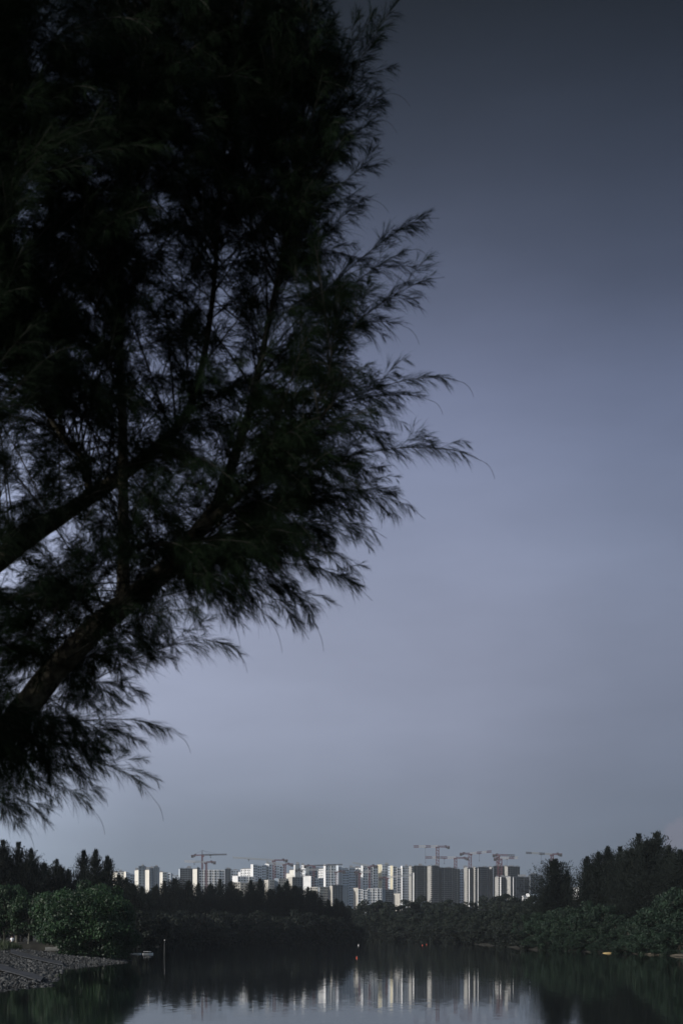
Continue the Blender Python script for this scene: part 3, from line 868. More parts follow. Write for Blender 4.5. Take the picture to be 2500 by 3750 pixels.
UC = 'unfinished_tower'
UG = 'unfinished towers under the red cranes'
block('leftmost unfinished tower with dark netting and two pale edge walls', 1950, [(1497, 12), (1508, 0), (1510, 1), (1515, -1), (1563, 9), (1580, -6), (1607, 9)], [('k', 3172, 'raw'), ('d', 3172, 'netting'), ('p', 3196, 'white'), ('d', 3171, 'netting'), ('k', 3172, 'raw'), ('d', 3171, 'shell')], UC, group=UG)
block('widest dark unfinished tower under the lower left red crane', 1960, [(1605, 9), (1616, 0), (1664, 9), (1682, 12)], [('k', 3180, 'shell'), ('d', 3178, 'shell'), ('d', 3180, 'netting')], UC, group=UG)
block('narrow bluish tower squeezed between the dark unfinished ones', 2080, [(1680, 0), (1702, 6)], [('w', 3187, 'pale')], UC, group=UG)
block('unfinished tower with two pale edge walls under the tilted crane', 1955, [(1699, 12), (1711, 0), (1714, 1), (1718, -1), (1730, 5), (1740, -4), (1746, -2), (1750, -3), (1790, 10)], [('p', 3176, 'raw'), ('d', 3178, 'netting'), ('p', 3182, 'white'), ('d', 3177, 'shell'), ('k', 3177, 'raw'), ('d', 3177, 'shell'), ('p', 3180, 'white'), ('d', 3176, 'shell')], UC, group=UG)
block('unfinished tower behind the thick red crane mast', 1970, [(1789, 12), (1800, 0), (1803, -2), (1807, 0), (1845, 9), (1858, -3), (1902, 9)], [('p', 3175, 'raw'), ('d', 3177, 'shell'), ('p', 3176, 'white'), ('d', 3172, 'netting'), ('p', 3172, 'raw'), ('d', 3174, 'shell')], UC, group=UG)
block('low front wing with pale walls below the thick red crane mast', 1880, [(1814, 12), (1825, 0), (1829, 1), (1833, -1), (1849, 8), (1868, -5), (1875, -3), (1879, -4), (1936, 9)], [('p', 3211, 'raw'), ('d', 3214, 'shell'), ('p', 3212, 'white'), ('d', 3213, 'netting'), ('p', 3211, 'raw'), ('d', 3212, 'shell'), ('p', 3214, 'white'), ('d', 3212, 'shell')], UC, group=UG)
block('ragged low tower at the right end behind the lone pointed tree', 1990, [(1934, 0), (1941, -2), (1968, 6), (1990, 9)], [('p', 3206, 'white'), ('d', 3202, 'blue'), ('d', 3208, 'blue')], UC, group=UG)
block('small low white building at the right end of the skyline', 1500, [(1916, 0), (1930, 2), (1938, -2), (1970, 4)], [('p', 3280, 'white'), ('p', 3272, 'white'), ('w', 3275, 'pale')], 'white_building', 'building', back=14, roof=False, ybot=3292)
block('white building glimpsed in the gap between the right bank trees', 1500, [(2100, 4), (2118, 0), (2140, 4)], [('w', 3250, 'white'), ('w', 3243, 'white')], 'white_building', 'building', back=14, roof=False, ybot=3262)


# ------------------------------------------------------------------ tower cranes
def lattice(mb, a, b, w, h, bay, t, pal):
    """four chords with zig-zag bracing from a to b; pal gives the paint of each stretch"""
    a, b = Vector(a), Vector(b)
    d = b - a; L = d.length; d.normalize()
    up = Vector((0, 0, 1)) if abs(d.z) < 0.7 else Vector((1, 0, 0))
    s = d.cross(up).normalized(); up = s.cross(d).normalized()
    n = max(2, int(L / bay))
    for k in range(n):
        p, q = a + d * (L * k / n), a + d * (L * (k + 1) / n)
        mi = pal[int(k / n * len(pal))]
        cs = [(-w / 2, -h / 2), (w / 2, -h / 2), (w / 2, h / 2), (-w / 2, h / 2)]
        for x, y in cs:
            mb.bar(p + s * x + up * y, q + s * x + up * y, t, mi)
        for x in (-w / 2, w / 2):
            mb.bar(p + s * x - up * h / 2, q + s * x + up * h / 2, t * 0.8, mi)
            mb.bar(p + s * x + up * h / 2, p + s * x - up * h / 2, t * 0.8, mi)
        for y in (-h / 2, h / 2):
            mb.bar(p - s * w / 2 + up * y, q + s * w / 2 + up * y, t * 0.8, mi)


def crane(label, D, xm, yj, ybase, jib, cjib, mast='red', paint=('craneW',), apex=None, hook=None, mw=5.0, jh=4.2, swing=0.0):
    """xm mast, yj jib row, jib=(x, y) of the tip, cjib=(x, y) of the counter-jib end"""
    b = P(xm, ybase, D); b.z = 2.0
    root = thing('tower_crane', b, label, 'crane', 'tower cranes over the building sites')
    top = P(xm, yj, D)
    k = D / F
    pal = sorted(set(paint))
    seq = [pal.index(x) for x in paint]
    mb = MB(); lattice(mb, (top.x, D, 2.0), (top.x, D, top.z - 1.0), mw * k, mw * k, mw * k * 1.2, 0.62, [0])
    mb.build('mast', M[mast], root)

    def end(e):
        v = P(e[0], e[1], D)
        v.y = D + (v.x - top.x) * swing
        return v
    je, ce = end(jib), end(cjib)
    mb = MB(); lattice(mb, top, je, 1.6, jh * k, 2.4, 0.50, seq); mb.build('jib', [M[x] for x in pal], root)
    mb = MB(); lattice(mb, top, ce, 1.5, jh * k * 0.7, 2.2, 0.50, [0]); mb.build('counter_jib', M[mast if mast != 'craneW' else 'red'], root)
    mb = MB()
    dirx = 1 if ce.x > top.x else -1
    mb.box((ce.x - dirx * 2.0, ce.y, ce.z - 1.6), (3.6, 2.2, 3.2)); mb.box((ce.x - dirx * 5.2, ce.y, ce.z - 0.9), (1.8, 2.0, 2.2)); mb.box((ce.x - dirx * 6.2, ce.y, ce.z + 1.3), (3.0, 1.8, 1.6))
    mb.build('counterweight', M['steel'], root)
    mb = MB(); mb.box((top.x - dirx * 1.9, D - 1.4, top.z - 1.7), (1.9, 2.0, 2.2)); mb.box((top.x, D, top.z - 1.2), (2.6, 2.6, 1.2))
    cab = mb.build('cab', M['red' if mast == 'red' else 'steel'], root)
    mb = MB(); mb.box((top.x - dirx * 2.9, D - 1.4, top.z - 1.5), (0.12, 1.6, 1.2))
    mb.build('window', M['glass'], cab); cab.children[0].location = -cab.location
    if apex:
        a = P(xm, apex, D)
        mb = MB()
        mb.bar(top + Vector((-0.9, 0, 0)), a, 0.5); mb.bar(top + Vector((0.9, 0, 0)), a, 0.5)
        mb.bar(a, top.lerp(je, 0.72), 0.22); mb.bar(a, top.lerp(je, 0.38), 0.22); mb.bar(a, top.lerp(ce, 0.9), 0.22)
        mb.build('apex_frame', M['steel'], root)
    if hook:
        f = (hook[0] - xm) / (jib[0] - xm)
        p = top.lerp(je, f)
        mb = MB(); q = Vector((p.x, p.y, CAMZ + (HOR - hook[1]) / F * D))
        mb.bar(p, q, 0.30); mb.box((p.x, p.y, p.z - jh * k / 2 - 0.5), (2.4, 1.4, 0.9)); mb.box((q.x, q.y, q.z), (0.9, 0.7, 1.8))
        mb.build('hook_cable', M['steel'], root)
    return root


RW = ('craneW', 'red', 'craneW', 'red')
crane('dark crane with pointed apex and tie rods, highest at the left', 2060, 741, 3131, 3190, (831, 3129), (700, 3133), 'red', ('steel',), apex=3114, hook=(771, 3140))
crane('crane with pale jib pointing left, just below the pointed one', 1960, 756, 3157, 3290, (675, 3154), (791, 3157), 'red', ('craneP', 'craneW'), mw=6, jh=6, hook=(712, 3166))
crane('crane with the long thin jib sloping up to the left', 1930, 1004, 3150, 3290, (852, 3140), (1054, 3150), 'red', ('craneP',), mw=8, jh=5, hook=(911, 3152))
crane('crane with short dark counter-jib beside the long thin jib crane', 1900, 1043, 3164, 3290, (976, 3160), (1074, 3165), 'red', ('craneP',), mw=8, jh=6)
crane('small crane with a round dark counterweight before the cream tower', 1850, 1101, 3186, 3290, (1170, 3184), (1080, 3186), 'steel', ('craneP',), mw=8, jh=5)
crane('red crane with thin jib to the right before the cream striped block', 1920, 1148, 3170, 3290, (1254, 3166), (1112, 3171), 'red', ('steel',), mw=7, jh=3.6)
crane('dark crane standing before the right side of the brightest white tower', 1890, 1233, 3192, 3290, (1190, 3190), (1264, 3191), 'red', ('craneP',), mw=7, jh=5)
crane('red crane with thin jib rising left above the white block', 1900, 1353, 3172, 3290, (1290, 3159), (1383, 3171), 'red', ('craneP',), mw=6, jh=5)
crane('red crane with pale level jib over the long low slab block', 1800, 1315, 3195, 3300, (1356, 3191), (1298, 3194), 'red', ('craneP', 'craneW'), mw=6, jh=6)
crane('low crane whose long white jib crosses the yellow striped towers', 1850, 1415, 3213, 3300, (1508, 3204), (1386, 3216), 'red', ('craneW', 'craneP'), mw=6, jh=6)
crane('highest red and white crane with level jib pointing left', 2080, 1601, 3100, 3190, (1513, 3100), (1646, 3101), 'red', ('craneW', 'red', 'craneW', 'red'), mw=10, jh=7, hook=(1557, 3160))
crane('red and white crane lower and right of the highest one', 2080, 1667, 3141, 3190, (1556, 3140), (1715, 3143), 'red', ('craneW', 'red', 'craneW', 'red'), mw=9, jh=7, hook=(1626, 3162))
crane('red and white crane with jib tilted up to the right', 2080, 1720, 3126, 3190, (1799, 3118), (1682, 3126), 'red', ('craneW', 'red', 'craneW', 'red'), mw=10, jh=7, hook=(1754, 3152))
crane('dull red crane with dark jib just behind the thick mast', 1990, 1822, 3131, 3190, (1884, 3133), (1802, 3131), 'red', ('red', 'steel'), mw=10, jh=6)
crane('crane on the thick dark red mast with white jib to the right', 1930, 1829, 3143, 3230, (1896, 3141), (1806, 3144), 'red', ('craneW', 'craneW', 'red', 'craneW'), mw=14, jh=7, hook=(1855, 3172))
crane('crane farthest right, its mast rising behind the lone pointed tree', 1900, 2020, 3128, 3190, (1924, 3123), (2057, 3128), 'red', ('craneP', 'steel', 'craneP', 'steel'), mw=9, jh=6, hook=(1980, 3162))


# ------------------------------------------------------------------ the stone bank on the left
def px_sheet(name, quad, nx, ny, m, lift):
    """a sheet laid on the bank between four measured corners"""
    a, b, c, d = [ground_px(*q) for q in quad]
    vs, fs = [], []
    for j in range(ny + 1):
        for i in range(nx + 1):
            u, v = i / nx, j / ny
            p = (a * (1 - u) + b * u) * (1 - v) + (d * (1 - u) + c * u) * v
            vs.append((p.x, p.y, hgt(p.x, p.y) + lift))
    for j in range(ny):
        for i in range(nx):
            k = j * (nx + 1) + i
            fs.append((k, k + 1, k + nx + 2, k + nx + 1))
    mb = MB(); mb.add(vs, fs)
    o = mb.build(name, m)
    md = o.modifiers.new('thick', 'SOLIDIFY'); md.thickness = 0.1; md.offset = -1
    return tag(o, kind='structure')


px_sheet('path', [(40, 3484), (225, 3528), (232, 3540), (40, 3496)], 30, 4, M['concrete'], 0.16)
px_sheet('path', [(-40, 3524), (160, 3590), (150, 3602), (-40, 3548)], 30, 4, M['concrete'], 0.16)

ico_v, ico_f = None, None


def scatter_stones():
    g = np.random.default_rng(5)
    t = (1 + 5 ** 0.5) / 2
    iv = unit(np.array([(-1, t, 0), (1, t, 0), (-1, -t, 0), (1, -t, 0), (0, -1, t), (0, 1, t), (0, -1, -t), (0, 1, -t), (t, 0, -1), (t, 0, 1), (-t, 0, -1), (-t, 0, 1)], float))
    fi = np.array([(0, 11, 5), (0, 5, 1), (0, 1, 7), (0, 7, 10), (0, 10, 11), (1, 5, 9), (5, 11, 4), (11, 10, 2), (10, 7, 6), (7, 1, 8), (3, 9, 4), (3, 4, 2), (3, 2, 6), (3, 6, 8), (3, 8, 9), (4, 9, 5), (2, 4, 11), (6, 2, 10), (8, 6, 7), (9, 8, 1)])
    n = 70000
    x = g.uniform(-62, -20, n); y = g.uniform(84, 206, n)
    d = shore_dist(x, y)
    px = x / y * F + 1250
    ok = (d > -0.8) & (wob(x, y, 0.22) + 0.8 * wob(x + 9, y, 0.6) > g.uniform(-2.2, 0.4, n)) & (d < 16.5) & (px > -320) & (px < 520)
    x, y = x[ok], y[ok]
    z = height(x, y)
    n = len(x)
    s = g.uniform(0.05, 0.15, n) * np.where(g.uniform(size=n) < 0.08, 2.0, 1)
    sc = g.uniform(0.65, 1.3, (n, 1, 3)) * s[:, None, None]
    jit = 1 + g.uniform(-0.28, 0.28, (n, 12, 1))
    a = g.uniform(0, 6.28, n)
    v = iv[None] * jit * sc
    ca, sa = np.cos(a)[:, None], np.sin(a)[:, None]
    vx = v[..., 0] * ca - v[..., 1] * sa; vy = v[..., 0] * sa + v[..., 1] * ca
    V = np.stack([vx + x[:, None], vy + y[:, None], v[..., 2] * 0.75 + (z + s * 0.12)[:, None]], -1)
    # keep the two concrete strips clear
    keep = np.ones(n, bool)
    for q in ([(40, 3484), (225, 3528), (232, 3540), (40, 3496)], [(-40, 3524), (160, 3590), (150, 3602), (-40, 3548)]):
        c = [ground_px(*k) for k in q]
        ins = np.zeros(n, bool)
        for i in range(4):
            p, r = c[i], c[(i + 1) % 4]
            cnd = (p.y > y) != (r.y > y)
            ins ^= cnd & (x < p.x + (y - p.y) / (r.y - p.y + 1e-9) * (r.x - p.x))
        keep &= ~ins
    V = V[keep]; n = len(V)
    Fc = (np.arange(n)[:, None, None] * 12 + fi[None]).reshape(-1, 3)
    o = np_mesh('shore_stones', V.reshape(-1, 3), Fc, M['stone'])
    tag(o, 'grey rubble stones covering the sloping left bank down to the water', 'stones', kind='stuff')


scatter_stones()


def scatter_grass():
    g = np.random.default_rng(9)
    n = 40000
    px = g.uniform(-60, 300, n); D = g.uniform(138, 200, n)
    x = (px - 1250) / F * D
    d = shore_dist(x, D)
    ok = (d > 14.5) & (wob(x, D, 0.5) > -0.7)
    x, D = x[ok], D[ok]
    z = height(x, D); n = len(x)
    h = g.uniform(0.3, 0.95, n) * (1 + 0.4 * wob(x, D, 0.4))
    a = g.uniform(0, 6.28, n); w = g.uniform(0.03, 0.07, n)
    ux, uy = np.cos(a) * w, np.sin(a) * w
    lx, ly = g.normal(size=n) * 0.18, g.normal(size=n) * 0.18
    V = np.stack([np.stack([x - ux, D - uy, z - .03], -1), np.stack([x + ux, D + uy, z - .03], -1), np.stack([x + lx, D + ly, z + np.maximum(h, .1)], -1)], 1)
    o = np_mesh('grass', V.reshape(-1, 3), np.arange(3 * n).reshape(-1, 3), M['grass'])
    tag(o, 'rough green grass along the top of the stone bank', 'grass', kind='stuff')


scatter_grass()

# pale sand spit and strip on the right waterline
def strip(name, pts, wid, m, lift=0.05):
    vs, fs = [], []
    for i, (x, y) in enumerate(pts):
        for k in range(4):
            xx, yy = x + (k / 3) * wid * 0.9, y + (k / 3) * wid * 0.35
            vs.append((xx, yy, max(lift, 0.02) + 0.28 * (k / 3)))
    for i in range(len(pts) - 1):
        for k in range(3):
            a = i * 4 + k
            fs.append((a, a + 1, a + 5, a + 4))
    mb = MB(); mb.add(vs, fs)
    return mb.build(name, m)


tag(strip('beach', [(62, 205), (59.5, 222), (56.6, 237), (55.8, 250), (54.8, 266)], 1.1, M['sand']), kind='structure')
sb = MB(); q = P(2222, 3489, 276)
sb.tube([(q.x - 1.2, 274.4, 0.0), (q.x - 0.6, 274.2, 0.03), (q.x, 274, 0.04), (q.x + 0.7, 274.1, 0.03), (q.x + 1.2, 274.3, 0.0)], [0.06, 0.15, 0.18, 0.15, 0.06], 9)
tag(sb.build('sandbag_bank', M['yellowsand'], smooth=True), 'short yellow sandbank catching the sun at the right waterline', 'sandbank')


# ------------------------------------------------------------------ small things on the water and the bank
def boat(px, D, L, label, canopy, zs=0.5):
    x = (px - 1250) / F * D
    root = thing('boat', (x, D, 0), label, 'boat', 'small white boats moored by the left bank')
    root.scale = (1, 1, zs)
    mb = MB()
    st = [(-0.5, 0.30), (-0.42, 0.42), (0, 0.5), (0.3, 0.4), (0.5, 0.04)]
    vs, fs = [], []
    for t, w in st:
        sh = 0.10 * max(0, t) * 2
        for yy, zz in ((-w, 0.42 + sh), (-w * 0.7, -0.12), (w * 0.7, -0.12), (w, 0.42 + sh), (w * 0.85, 0.40 + sh), (0, 0.22), (-w * 0.85, 0.40 + sh)):
            vs.append((x + t * L, D + yy * 1.5, zz))
    for i in range(len(st) - 1):
        for k in range(7):
            a = i * 7 + k; b = i * 7 + (k + 1) % 7
            fs.append((a, b, b + 7, a + 7))
    fs += [tuple(range(7)), tuple(range(28, 35))[::-1]]
    mb.add(vs, fs); mb.build('hull', M['boat'], root)
    mb = MB()
    for t in (-0.3, 0.15):
        mb.box((x + t * L, D, 0.38), (0.28, 1.2, 0.06))
    mb.build('thwart', M['bench'], root)
    if canopy:
        mb = MB()
        for t in (-0.38, 0.22):
            for s in (-0.5, 0.5):
                mb.bar((x + t * L, D + s, 0.3), (x + t * L, D + s, 0.95), 0.06)
        mb.build('canopy_frame', M['pole'], root)
        mb = MB(); mb.box((x - 0.08 * L, D, 1.0), (L * 0.7, 1.3, 0.10)); mb.build('canopy', M['boat'], root)


boat(543, 262, 1.5 * 1.0 + 0.4, 'white boat with a flat canopy, nearer the open water', True)
boat(497, 264, 2.2, 'long low white boat tucked beside the bush', False, 0.35)

x = (602 - 1250) / F * 240
rt = thing('marker_pole', (x, 240, 0), 'thin grey pole standing in the water right of the boats', 'pole')
mb = MB(); mb.tube([(x, 240, -1.4), (x + 0.02, 240, 1.2), (x + 0.05, 240, 2.65)], [0.045, 0.04, 0.035], 8); mb.build('post', M['pole'], rt)
mb = MB(); mb.box((x + 0.05, 240, 2.72), (0.16, 0.16, 0.14)); mb.build('cap', M['boat'], rt)


def buoy(px, D, s, m, label):
    x = (px - 1250) / F * D
    rt = thing('buoy', (x, D, 0), label, 'buoy', 'small buoys on the river')
    mb = MB()
    prof = [(0.02, -0.12), (0.16, -0.08), (0.2, 0.02), (0.17, 0.12), (0.09, 0.2), (0.07, 0.42), (0.02, 0.46)]
    mb.tube([(x, D, z * s) for r, z in prof], [r * s for r, z in prof], 12); mb.build('float', M[m], rt, smooth=True)
    mb = MB(); mb.tube([(x, D, 0.44 * s), (x, D, 0.56 * s)], [0.035 * s, 0.03 * s], 8); mb.build('top_mark', M['buoyW'], rt)


buoy(1306, 222, 0.6, 'buoy', 'nearest red buoy, before the reflections of the white towers')
buoy(1312, 440, 0.9, 'buoyW', 'pale buoy off the end of the casuarina row')
buoy(1546, 440, 0.7, 'buoy', 'left one of two far red buoys below the far bank')
buoy(1561, 470, 0.7, 'buoy', 'right one of two far red buoys below the far bank')


def person(px, D, label):
    x = (px - 1250) / F * D
    z = hgt(x, D)
    rt = thing('person', (x, D, z), label, 'person')
    # one skinned body: pelvis first, arms hang, one hand forward, mid-stride
    me = bpy.data.meshes.new('body')
    J = [(0, 0, .95), (0, 0, 1.18), (0, 0, 1.40), (0, 0, 1.50), (0, -.02, 1.60), (0, -.01, 1.70),
         (.09, 0, .90), (.10, -.10, .50), (.10, -.05, .08), (.10, -.20, .04), (-.09, 0, .90), (-.10, .06, .50), (-.10, .20, .08), (-.10, .08, .04),
         (.19, 0, 1.40), (.24, .04, 1.12), (.23, -.06, .88), (.22, -.09, .79), (-.19, 0, 1.40), (-.24, -.04, 1.12), (-.22, -.16, .92), (-.21, -.21, .84)]
    E = [(0, 1), (1, 2), (2, 3), (3, 4), (4, 5), (0, 6), (6, 7), (7, 8), (8, 9), (0, 10), (10, 11), (11, 12), (12, 13), (2, 14), (14, 15), (15, 16), (16, 17), (2, 18), (18, 19), (19, 20), (20, 21)]
    R = [.14, .14, .15, .06, .095, .09, .10, .065, .045, .035, .10, .065, .045, .035, .065, .045, .035, .03, .065, .045, .035, .03]
    me.from_pydata(J, E, [])
    o = bpy.data.objects.new('body', me); C.objects.link(o); o.parent = rt
    sk = o.modifiers.new('skin', 'SKIN')
    for i, r in enumerate(R):
        me.skin_vertices[0].data[i].radius = (r, r * .8)
    me.skin_vertices[0].data[0].use_root = True
    o.modifiers.new('sub', 'SUBSURF').levels = 1
    me.materials.append(M['skin'])

    def shell(name, zs, m):
        mb = MB()
        mb.tube([(x + a, D + b, z + c) for a, b, c, r in zs], [r for *_, r in zs], 12)
        return mb.build(name, m, rt, smooth=True)
    shell('shirt', [(0, 0, .88, .185), (0, 0, 1.05, .175), (0, 0, 1.25, .19), (0, 0, 1.40, .20), (0, 0, 1.48, .10)], M['shirt'])
    for s in (1, -1):
        shell('sleeve', [(s * .17, 0, 1.43, .08), (s * .22, 0, 1.28, .075), (s * .245, s * .03, 1.12, .07)], M['shirt'])
        shell('trouser_leg', [(s * .09, 0, .93, .12), (s * .10, -.09 if s > 0 else .05, .5, .085), (s * .10, -.05 if s > 0 else .18, .12, .07)], M['trousers'])
    shell('hair', [(0, .02, 1.64, .10), (0, .02, 1.72, .105), (0, .01, 1.79, .06)], M['hair'])


person(46, 205, 'person in a white top standing on the left bank under the trees')

# grey bench by the path
q = ((190 - 1250) / F * 196, 196.0); zb = hgt(*q)
rt = thing('bench', (q[0], q[1], zb), 'grey bench at the end of the grass beside the bright bushes', 'bench')
mb = MB()
for k in range(4): mb.box((q[0], q[1] - 0.18 + k * 0.12, zb + 0.46), (1.9, 0.10, 0.05))
mb.build('seat', M['bench'], rt)
mb = MB()
for k in range(3): mb.box((q[0], q[1] + 0.30, zb + 0.62 + k * 0.13), (1.9, 0.05, 0.10))
mb.build('backrest', M['bench'], rt)
for s in (-0.8, 0.8):
    mb = MB(); mb.box((q[0] + s, q[1], zb + 0.21), (0.09, 0.42, 0.42)); mb.box((q[0] + s, q[1] + 0.34, zb + 0.5), (0.08, 0.04, 0.96)); mb.build('leg', M['concrete'], rt)


# ------------------------------------------------------------------ air, sky, sun, camera
HAZE = 0.00007
hz = MB(); hz.box((0, 3400, 75), (9000, 7600, 156))
ho = hz.build('haze', [])
m = bpy.data.materials.new('river_haze'); m.use_nodes = True
nt = m.node_tree; nt.nodes.clear()
out = nt.nodes.new('ShaderNodeOutputMaterial'); pv = nt.nodes.new('ShaderNodeVolumePrincipled')
pv.inputs['Color'].default_value = (0.72, 0.80, 0.90, 1); pv.inputs['Density'].default_value = HAZE
nt.links.new(pv.outputs[0], out.inputs['Volume'])
ho.data.materials.append(m)
tag(ho, 'thin pale haze over the river', 'haze', kind='stuff')

SUN_AZ, SUN_EL = math.radians(-117), math.radians(24)      # azimuth from +Y, clockwise: from the left, a little behind the camera
w = bpy.data.worlds.new('World'); bpy.context.scene.world = w; w.use_nodes = True
nt = w.node_tree; bg = nt.nodes['Background']
sky = nt.nodes.new('ShaderNodeTexSky'); sky.sky_type = 'NISHITA'; sky.sun_disc = False
sky.sun_elevation = SUN_EL; sky.sun_rotation = SUN_AZ
tc = nt.nodes.new('ShaderNodeTexCoord'); sep = nt.nodes.new('ShaderNodeSeparateXYZ')
nrmz = nt.nodes.new('ShaderNodeVectorMath'); nrmz.operation = 'NORMALIZE'
nt.links.new(tc.outputs['Generated'], nrmz.inputs[0]); nt.links.new(nrmz.outputs[0], sep.inputs[0])


def math_node(op, a, b=None, clamp=False):
    n = nt.nodes.new('ShaderNodeMath'); n.operation = op; n.use_clamp = clamp
    for i, x in enumerate((a, b)):
        if x is None: continue
        if hasattr(x, 'links'): nt.links.new(x, n.inputs[i])
        else: n.inputs[i].default_value = x
    return n.outputs[0]


def lin(c):
    return tuple(((x / 255 + 0.055) / 1.055) ** 2.4 if x > 10 else x / 255 / 12.92 for x in c)


# cloud deck ahead: dark overhead, paler low down
SKY = [(0.0, (107, 119, 131)), (0.06, (115, 125, 140)), (0.13, (136, 143, 163)), (0.2, (144, 151, 173)), (0.27, (136, 145, 170)), (0.35, (112, 121, 148)), (0.43, (75, 83, 102)), (0.5, (49, 56, 69)), (0.56, (30, 36, 44)), (0.75, (24, 29, 34))]
ramp = nt.nodes.new('ShaderNodeValToRGB'); ramp.color_ramp.interpolation = 'B_SPLINE'
el = ramp.color_ramp.elements
while len(el) > 1: el.remove(el[-1])
for i, (p, c) in enumerate(SKY):
    e = el[0] if i == 0 else el.new(p)
    e.position = p; e.color = (*lin(c), 1)
cn = nt.nodes.new('ShaderNodeTexNoise'); cn.inputs['Scale'].default_value = 3.0; cn.inputs['Detail'].default_value = 5
mp = nt.nodes.new('ShaderNodeMapping'); mp.inputs['Scale'].default_value = (1, 1, 3.5)
nt.links.new(nrmz.outputs[0], mp.inputs[0]); nt.links.new(mp.outputs[0], cn.inputs['Vector'])
zz = math_node('ADD', sep.outputs['Z'], math_node('MULTIPLY', math_node('SUBTRACT', cn.outputs['Fac'], 0.5), 0.035))
nt.links.new(zz, ramp.inputs['Fac'])
# lens vignette put into the deck colour on the right; deck opens left
azr = math_node('DIVIDE', sep.outputs['X'], math_node('MAXIMUM', sep.outputs['Y'], 0.05))
mr = nt.nodes.new('ShaderNodeValToRGB')
me_ = mr.color_ramp.elements
me_[0].position = 0.0; me_[0].color = (1.6, 1.6, 1.57, 1)
me_[1].position = 1.0; me_[1].color = (0.50, 0.53, 0.56, 1)
for p, v in ((0.12, (1.45, 1.45, 1.43)), (0.26, (1.02, 1.02, 1.02)), (0.45, (0.86, 0.86, 0.86)), (0.62, (0.80, 0.80, 0.81)), (0.78, (0.62, 0.64, 0.66))):
    e = me_.new(p); e.color = (*v, 1)
nt.links.new(math_node('ADD', math_node('MULTIPLY', azr, 1.55), 0.48, True), mr.inputs['Fac'])
mul = nt.nodes.new('ShaderNodeMix'); mul.data_type = 'RGBA'; mul.blend_type = 'MULTIPLY'; mul.inputs['Factor'].default_value = 1
nt.links.new(ramp.outputs['Color'], mul.inputs['A']); nt.links.new(mr.outputs['Color'], mul.inputs['B'])
gain = nt.nodes.new('ShaderNodeMix'); gain.data_type = 'RGBA'; gain.blend_type = 'MULTIPLY'; gain.inputs['Factor'].default_value = 1
gain.clamp_result = False
SKY_STRENGTH = 0.10
gg = 1.26 / SKY_STRENGTH
gain.inputs['B'].default_value = (gg, gg, gg, 1)
# faint streaks in the deck
sn = nt.nodes.new('ShaderNodeTexNoise'); sn.inputs['Scale'].default_value = 2.2; sn.inputs['Detail'].default_value = 6; sn.inputs['Roughness'].default_value = 0.55
sm = nt.nodes.new('ShaderNodeMapping'); sm.inputs['Scale'].default_value = (1.3, 1.3, 4.5); sm.inputs['Rotation'].default_value = (0, 0.22, 0)
nt.links.new(nrmz.outputs[0], sm.inputs[0]); nt.links.new(sm.outputs[0], sn.inputs['Vector'])
sg = nt.nodes.new('ShaderNodeMapRange'); sg.inputs['From Min'].default_value = 0.3; sg.inputs['From Max'].default_value = 0.7
sg.inputs['To Min'].default_value = 0.90; sg.inputs['To Max'].default_value = 1.12
nt.links.new(sn.outputs['Fac'], sg.inputs['Value'])
st = nt.nodes.new('ShaderNodeVectorMath'); st.operation = 'SCALE'
nt.links.new(mul.outputs['Result'], st.inputs[0]); nt.links.new(sg.outputs[0], st.inputs['Scale'])
nt.links.new(st.outputs[0], gain.inputs['A'])
# small pinkish cumulus low on the right
cd = Vector(((2475 - 1250) / F, 1, (HOR - 3060) / F)).normalized()
vd = nt.nodes.new('ShaderNodeVectorMath'); vd.operation = 'SUBTRACT'; vd.inputs[1].default_value = cd
nt.links.new(nrmz.outputs[0], vd.inputs[0])
vl = nt.nodes.new('ShaderNodeVectorMath'); vl.operation = 'LENGTH'; nt.links.new(vd.outputs[0], vl.inputs[0])
pn = nt.nodes.new('ShaderNodeTexNoise'); pn.inputs['Scale'].default_value = 70; pn.inputs['Detail'].default_value = 4
nt.links.new(nrmz.outputs[0], pn.inputs['Vector'])
dist = math_node('ADD', vl.outputs['Value'], math_node('MULTIPLY', math_node('SUBTRACT', pn.outputs['Fac'], 0.5), 0.022))
cm = nt.nodes.new('ShaderNodeMapRange'); cm.inputs['From Min'].default_value = 0.013; cm.inputs['From Max'].default_value = 0.007
cm.inputs['To Min'].default_value = 0; cm.inputs['To Max'].default_value = 0.22; cm.interpolation_type = 'SMOOTHSTEP'
nt.links.new(dist, cm.inputs['Value'])
cl = nt.nodes.new('ShaderNodeMix'); cl.data_type = 'RGBA'; nt.links.new(cm.outputs[0], cl.inputs['Factor'])
pc = lin((150, 138, 150)); cl.inputs['B'].default_value = (pc[0] / SKY_STRENGTH, pc[1] / SKY_STRENGTH, pc[2] / SKY_STRENGTH, 1)
nt.links.new(gain.outputs['Result'], cl.inputs['A'])
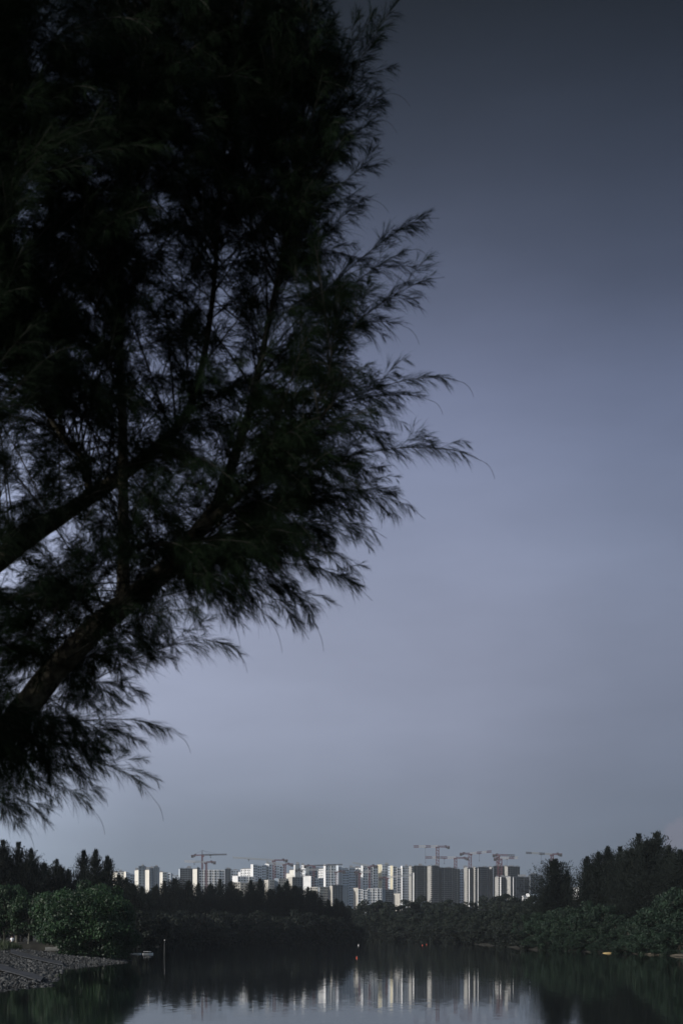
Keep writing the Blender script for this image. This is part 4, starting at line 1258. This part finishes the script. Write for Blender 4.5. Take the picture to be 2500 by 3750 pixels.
# clear sky behind the camera, cloud deck ahead
fm = nt.nodes.new('ShaderNodeMapRange'); fm.inputs['From Min'].default_value = -0.15; fm.inputs['From Max'].default_value = 0.35
fm.interpolation_type = 'SMOOTHSTEP'; fm.inputs['To Min'].default_value = 0.25; fm.inputs['To Max'].default_value = 1.0
nt.links.new(sep.outputs['Y'], fm.inputs['Value'])
mx = nt.nodes.new('ShaderNodeMix'); mx.data_type = 'RGBA'; nt.links.new(fm.outputs[0], mx.inputs['Factor'])
nt.links.new(sky.outputs[0], mx.inputs['A']); nt.links.new(cl.outputs['Result'], mx.inputs['B'])
nt.links.new(mx.outputs['Result'], bg.inputs['Color']); bg.inputs['Strength'].default_value = SKY_STRENGTH

sd = bpy.data.lights.new('sun', 'SUN'); sd.energy = 3.3; sd.angle = math.radians(0.5); sd.color = (1.0, 0.95, 0.88)
so = bpy.data.objects.new('sun', sd); C.objects.link(so)
sv = Vector((math.sin(SUN_AZ) * math.cos(SUN_EL), math.cos(SUN_AZ) * math.cos(SUN_EL), math.sin(SUN_EL)))
so.rotation_euler = sv.to_track_quat('Z', 'Y').to_euler(); so.location = sv * 300

cam = bpy.data.cameras.new('camera'); co = bpy.data.objects.new('camera', cam); C.objects.link(co)
co.location = (0, 0, CAMZ); co.rotation_euler = (math.radians(90), 0, 0)
cam.sensor_fit = 'VERTICAL'; cam.sensor_height = 36.0; cam.lens = F / 3750 * 36
cam.shift_y = (HOR - 1875) / 3750
cam.clip_start = 0.1; cam.clip_end = 20000
cam.dof.use_dof = True; cam.dof.focus_distance = 900; cam.dof.aperture_fstop = 3.0
S = bpy.context.scene
S.camera = co
S.view_settings.view_transform = 'Standard'; S.view_settings.look = 'None'
S.view_settings.exposure = 0; S.view_settings.gamma = 1
S.render.engine = 'CYCLES'
S.cycles.volume_bounces = 0
S.cycles.max_bounces = 6; S.cycles.diffuse_bounces = 2; S.cycles.glossy_bounces = 3; S.cycles.transmission_bounces = 2
S.cycles.use_denoising = True
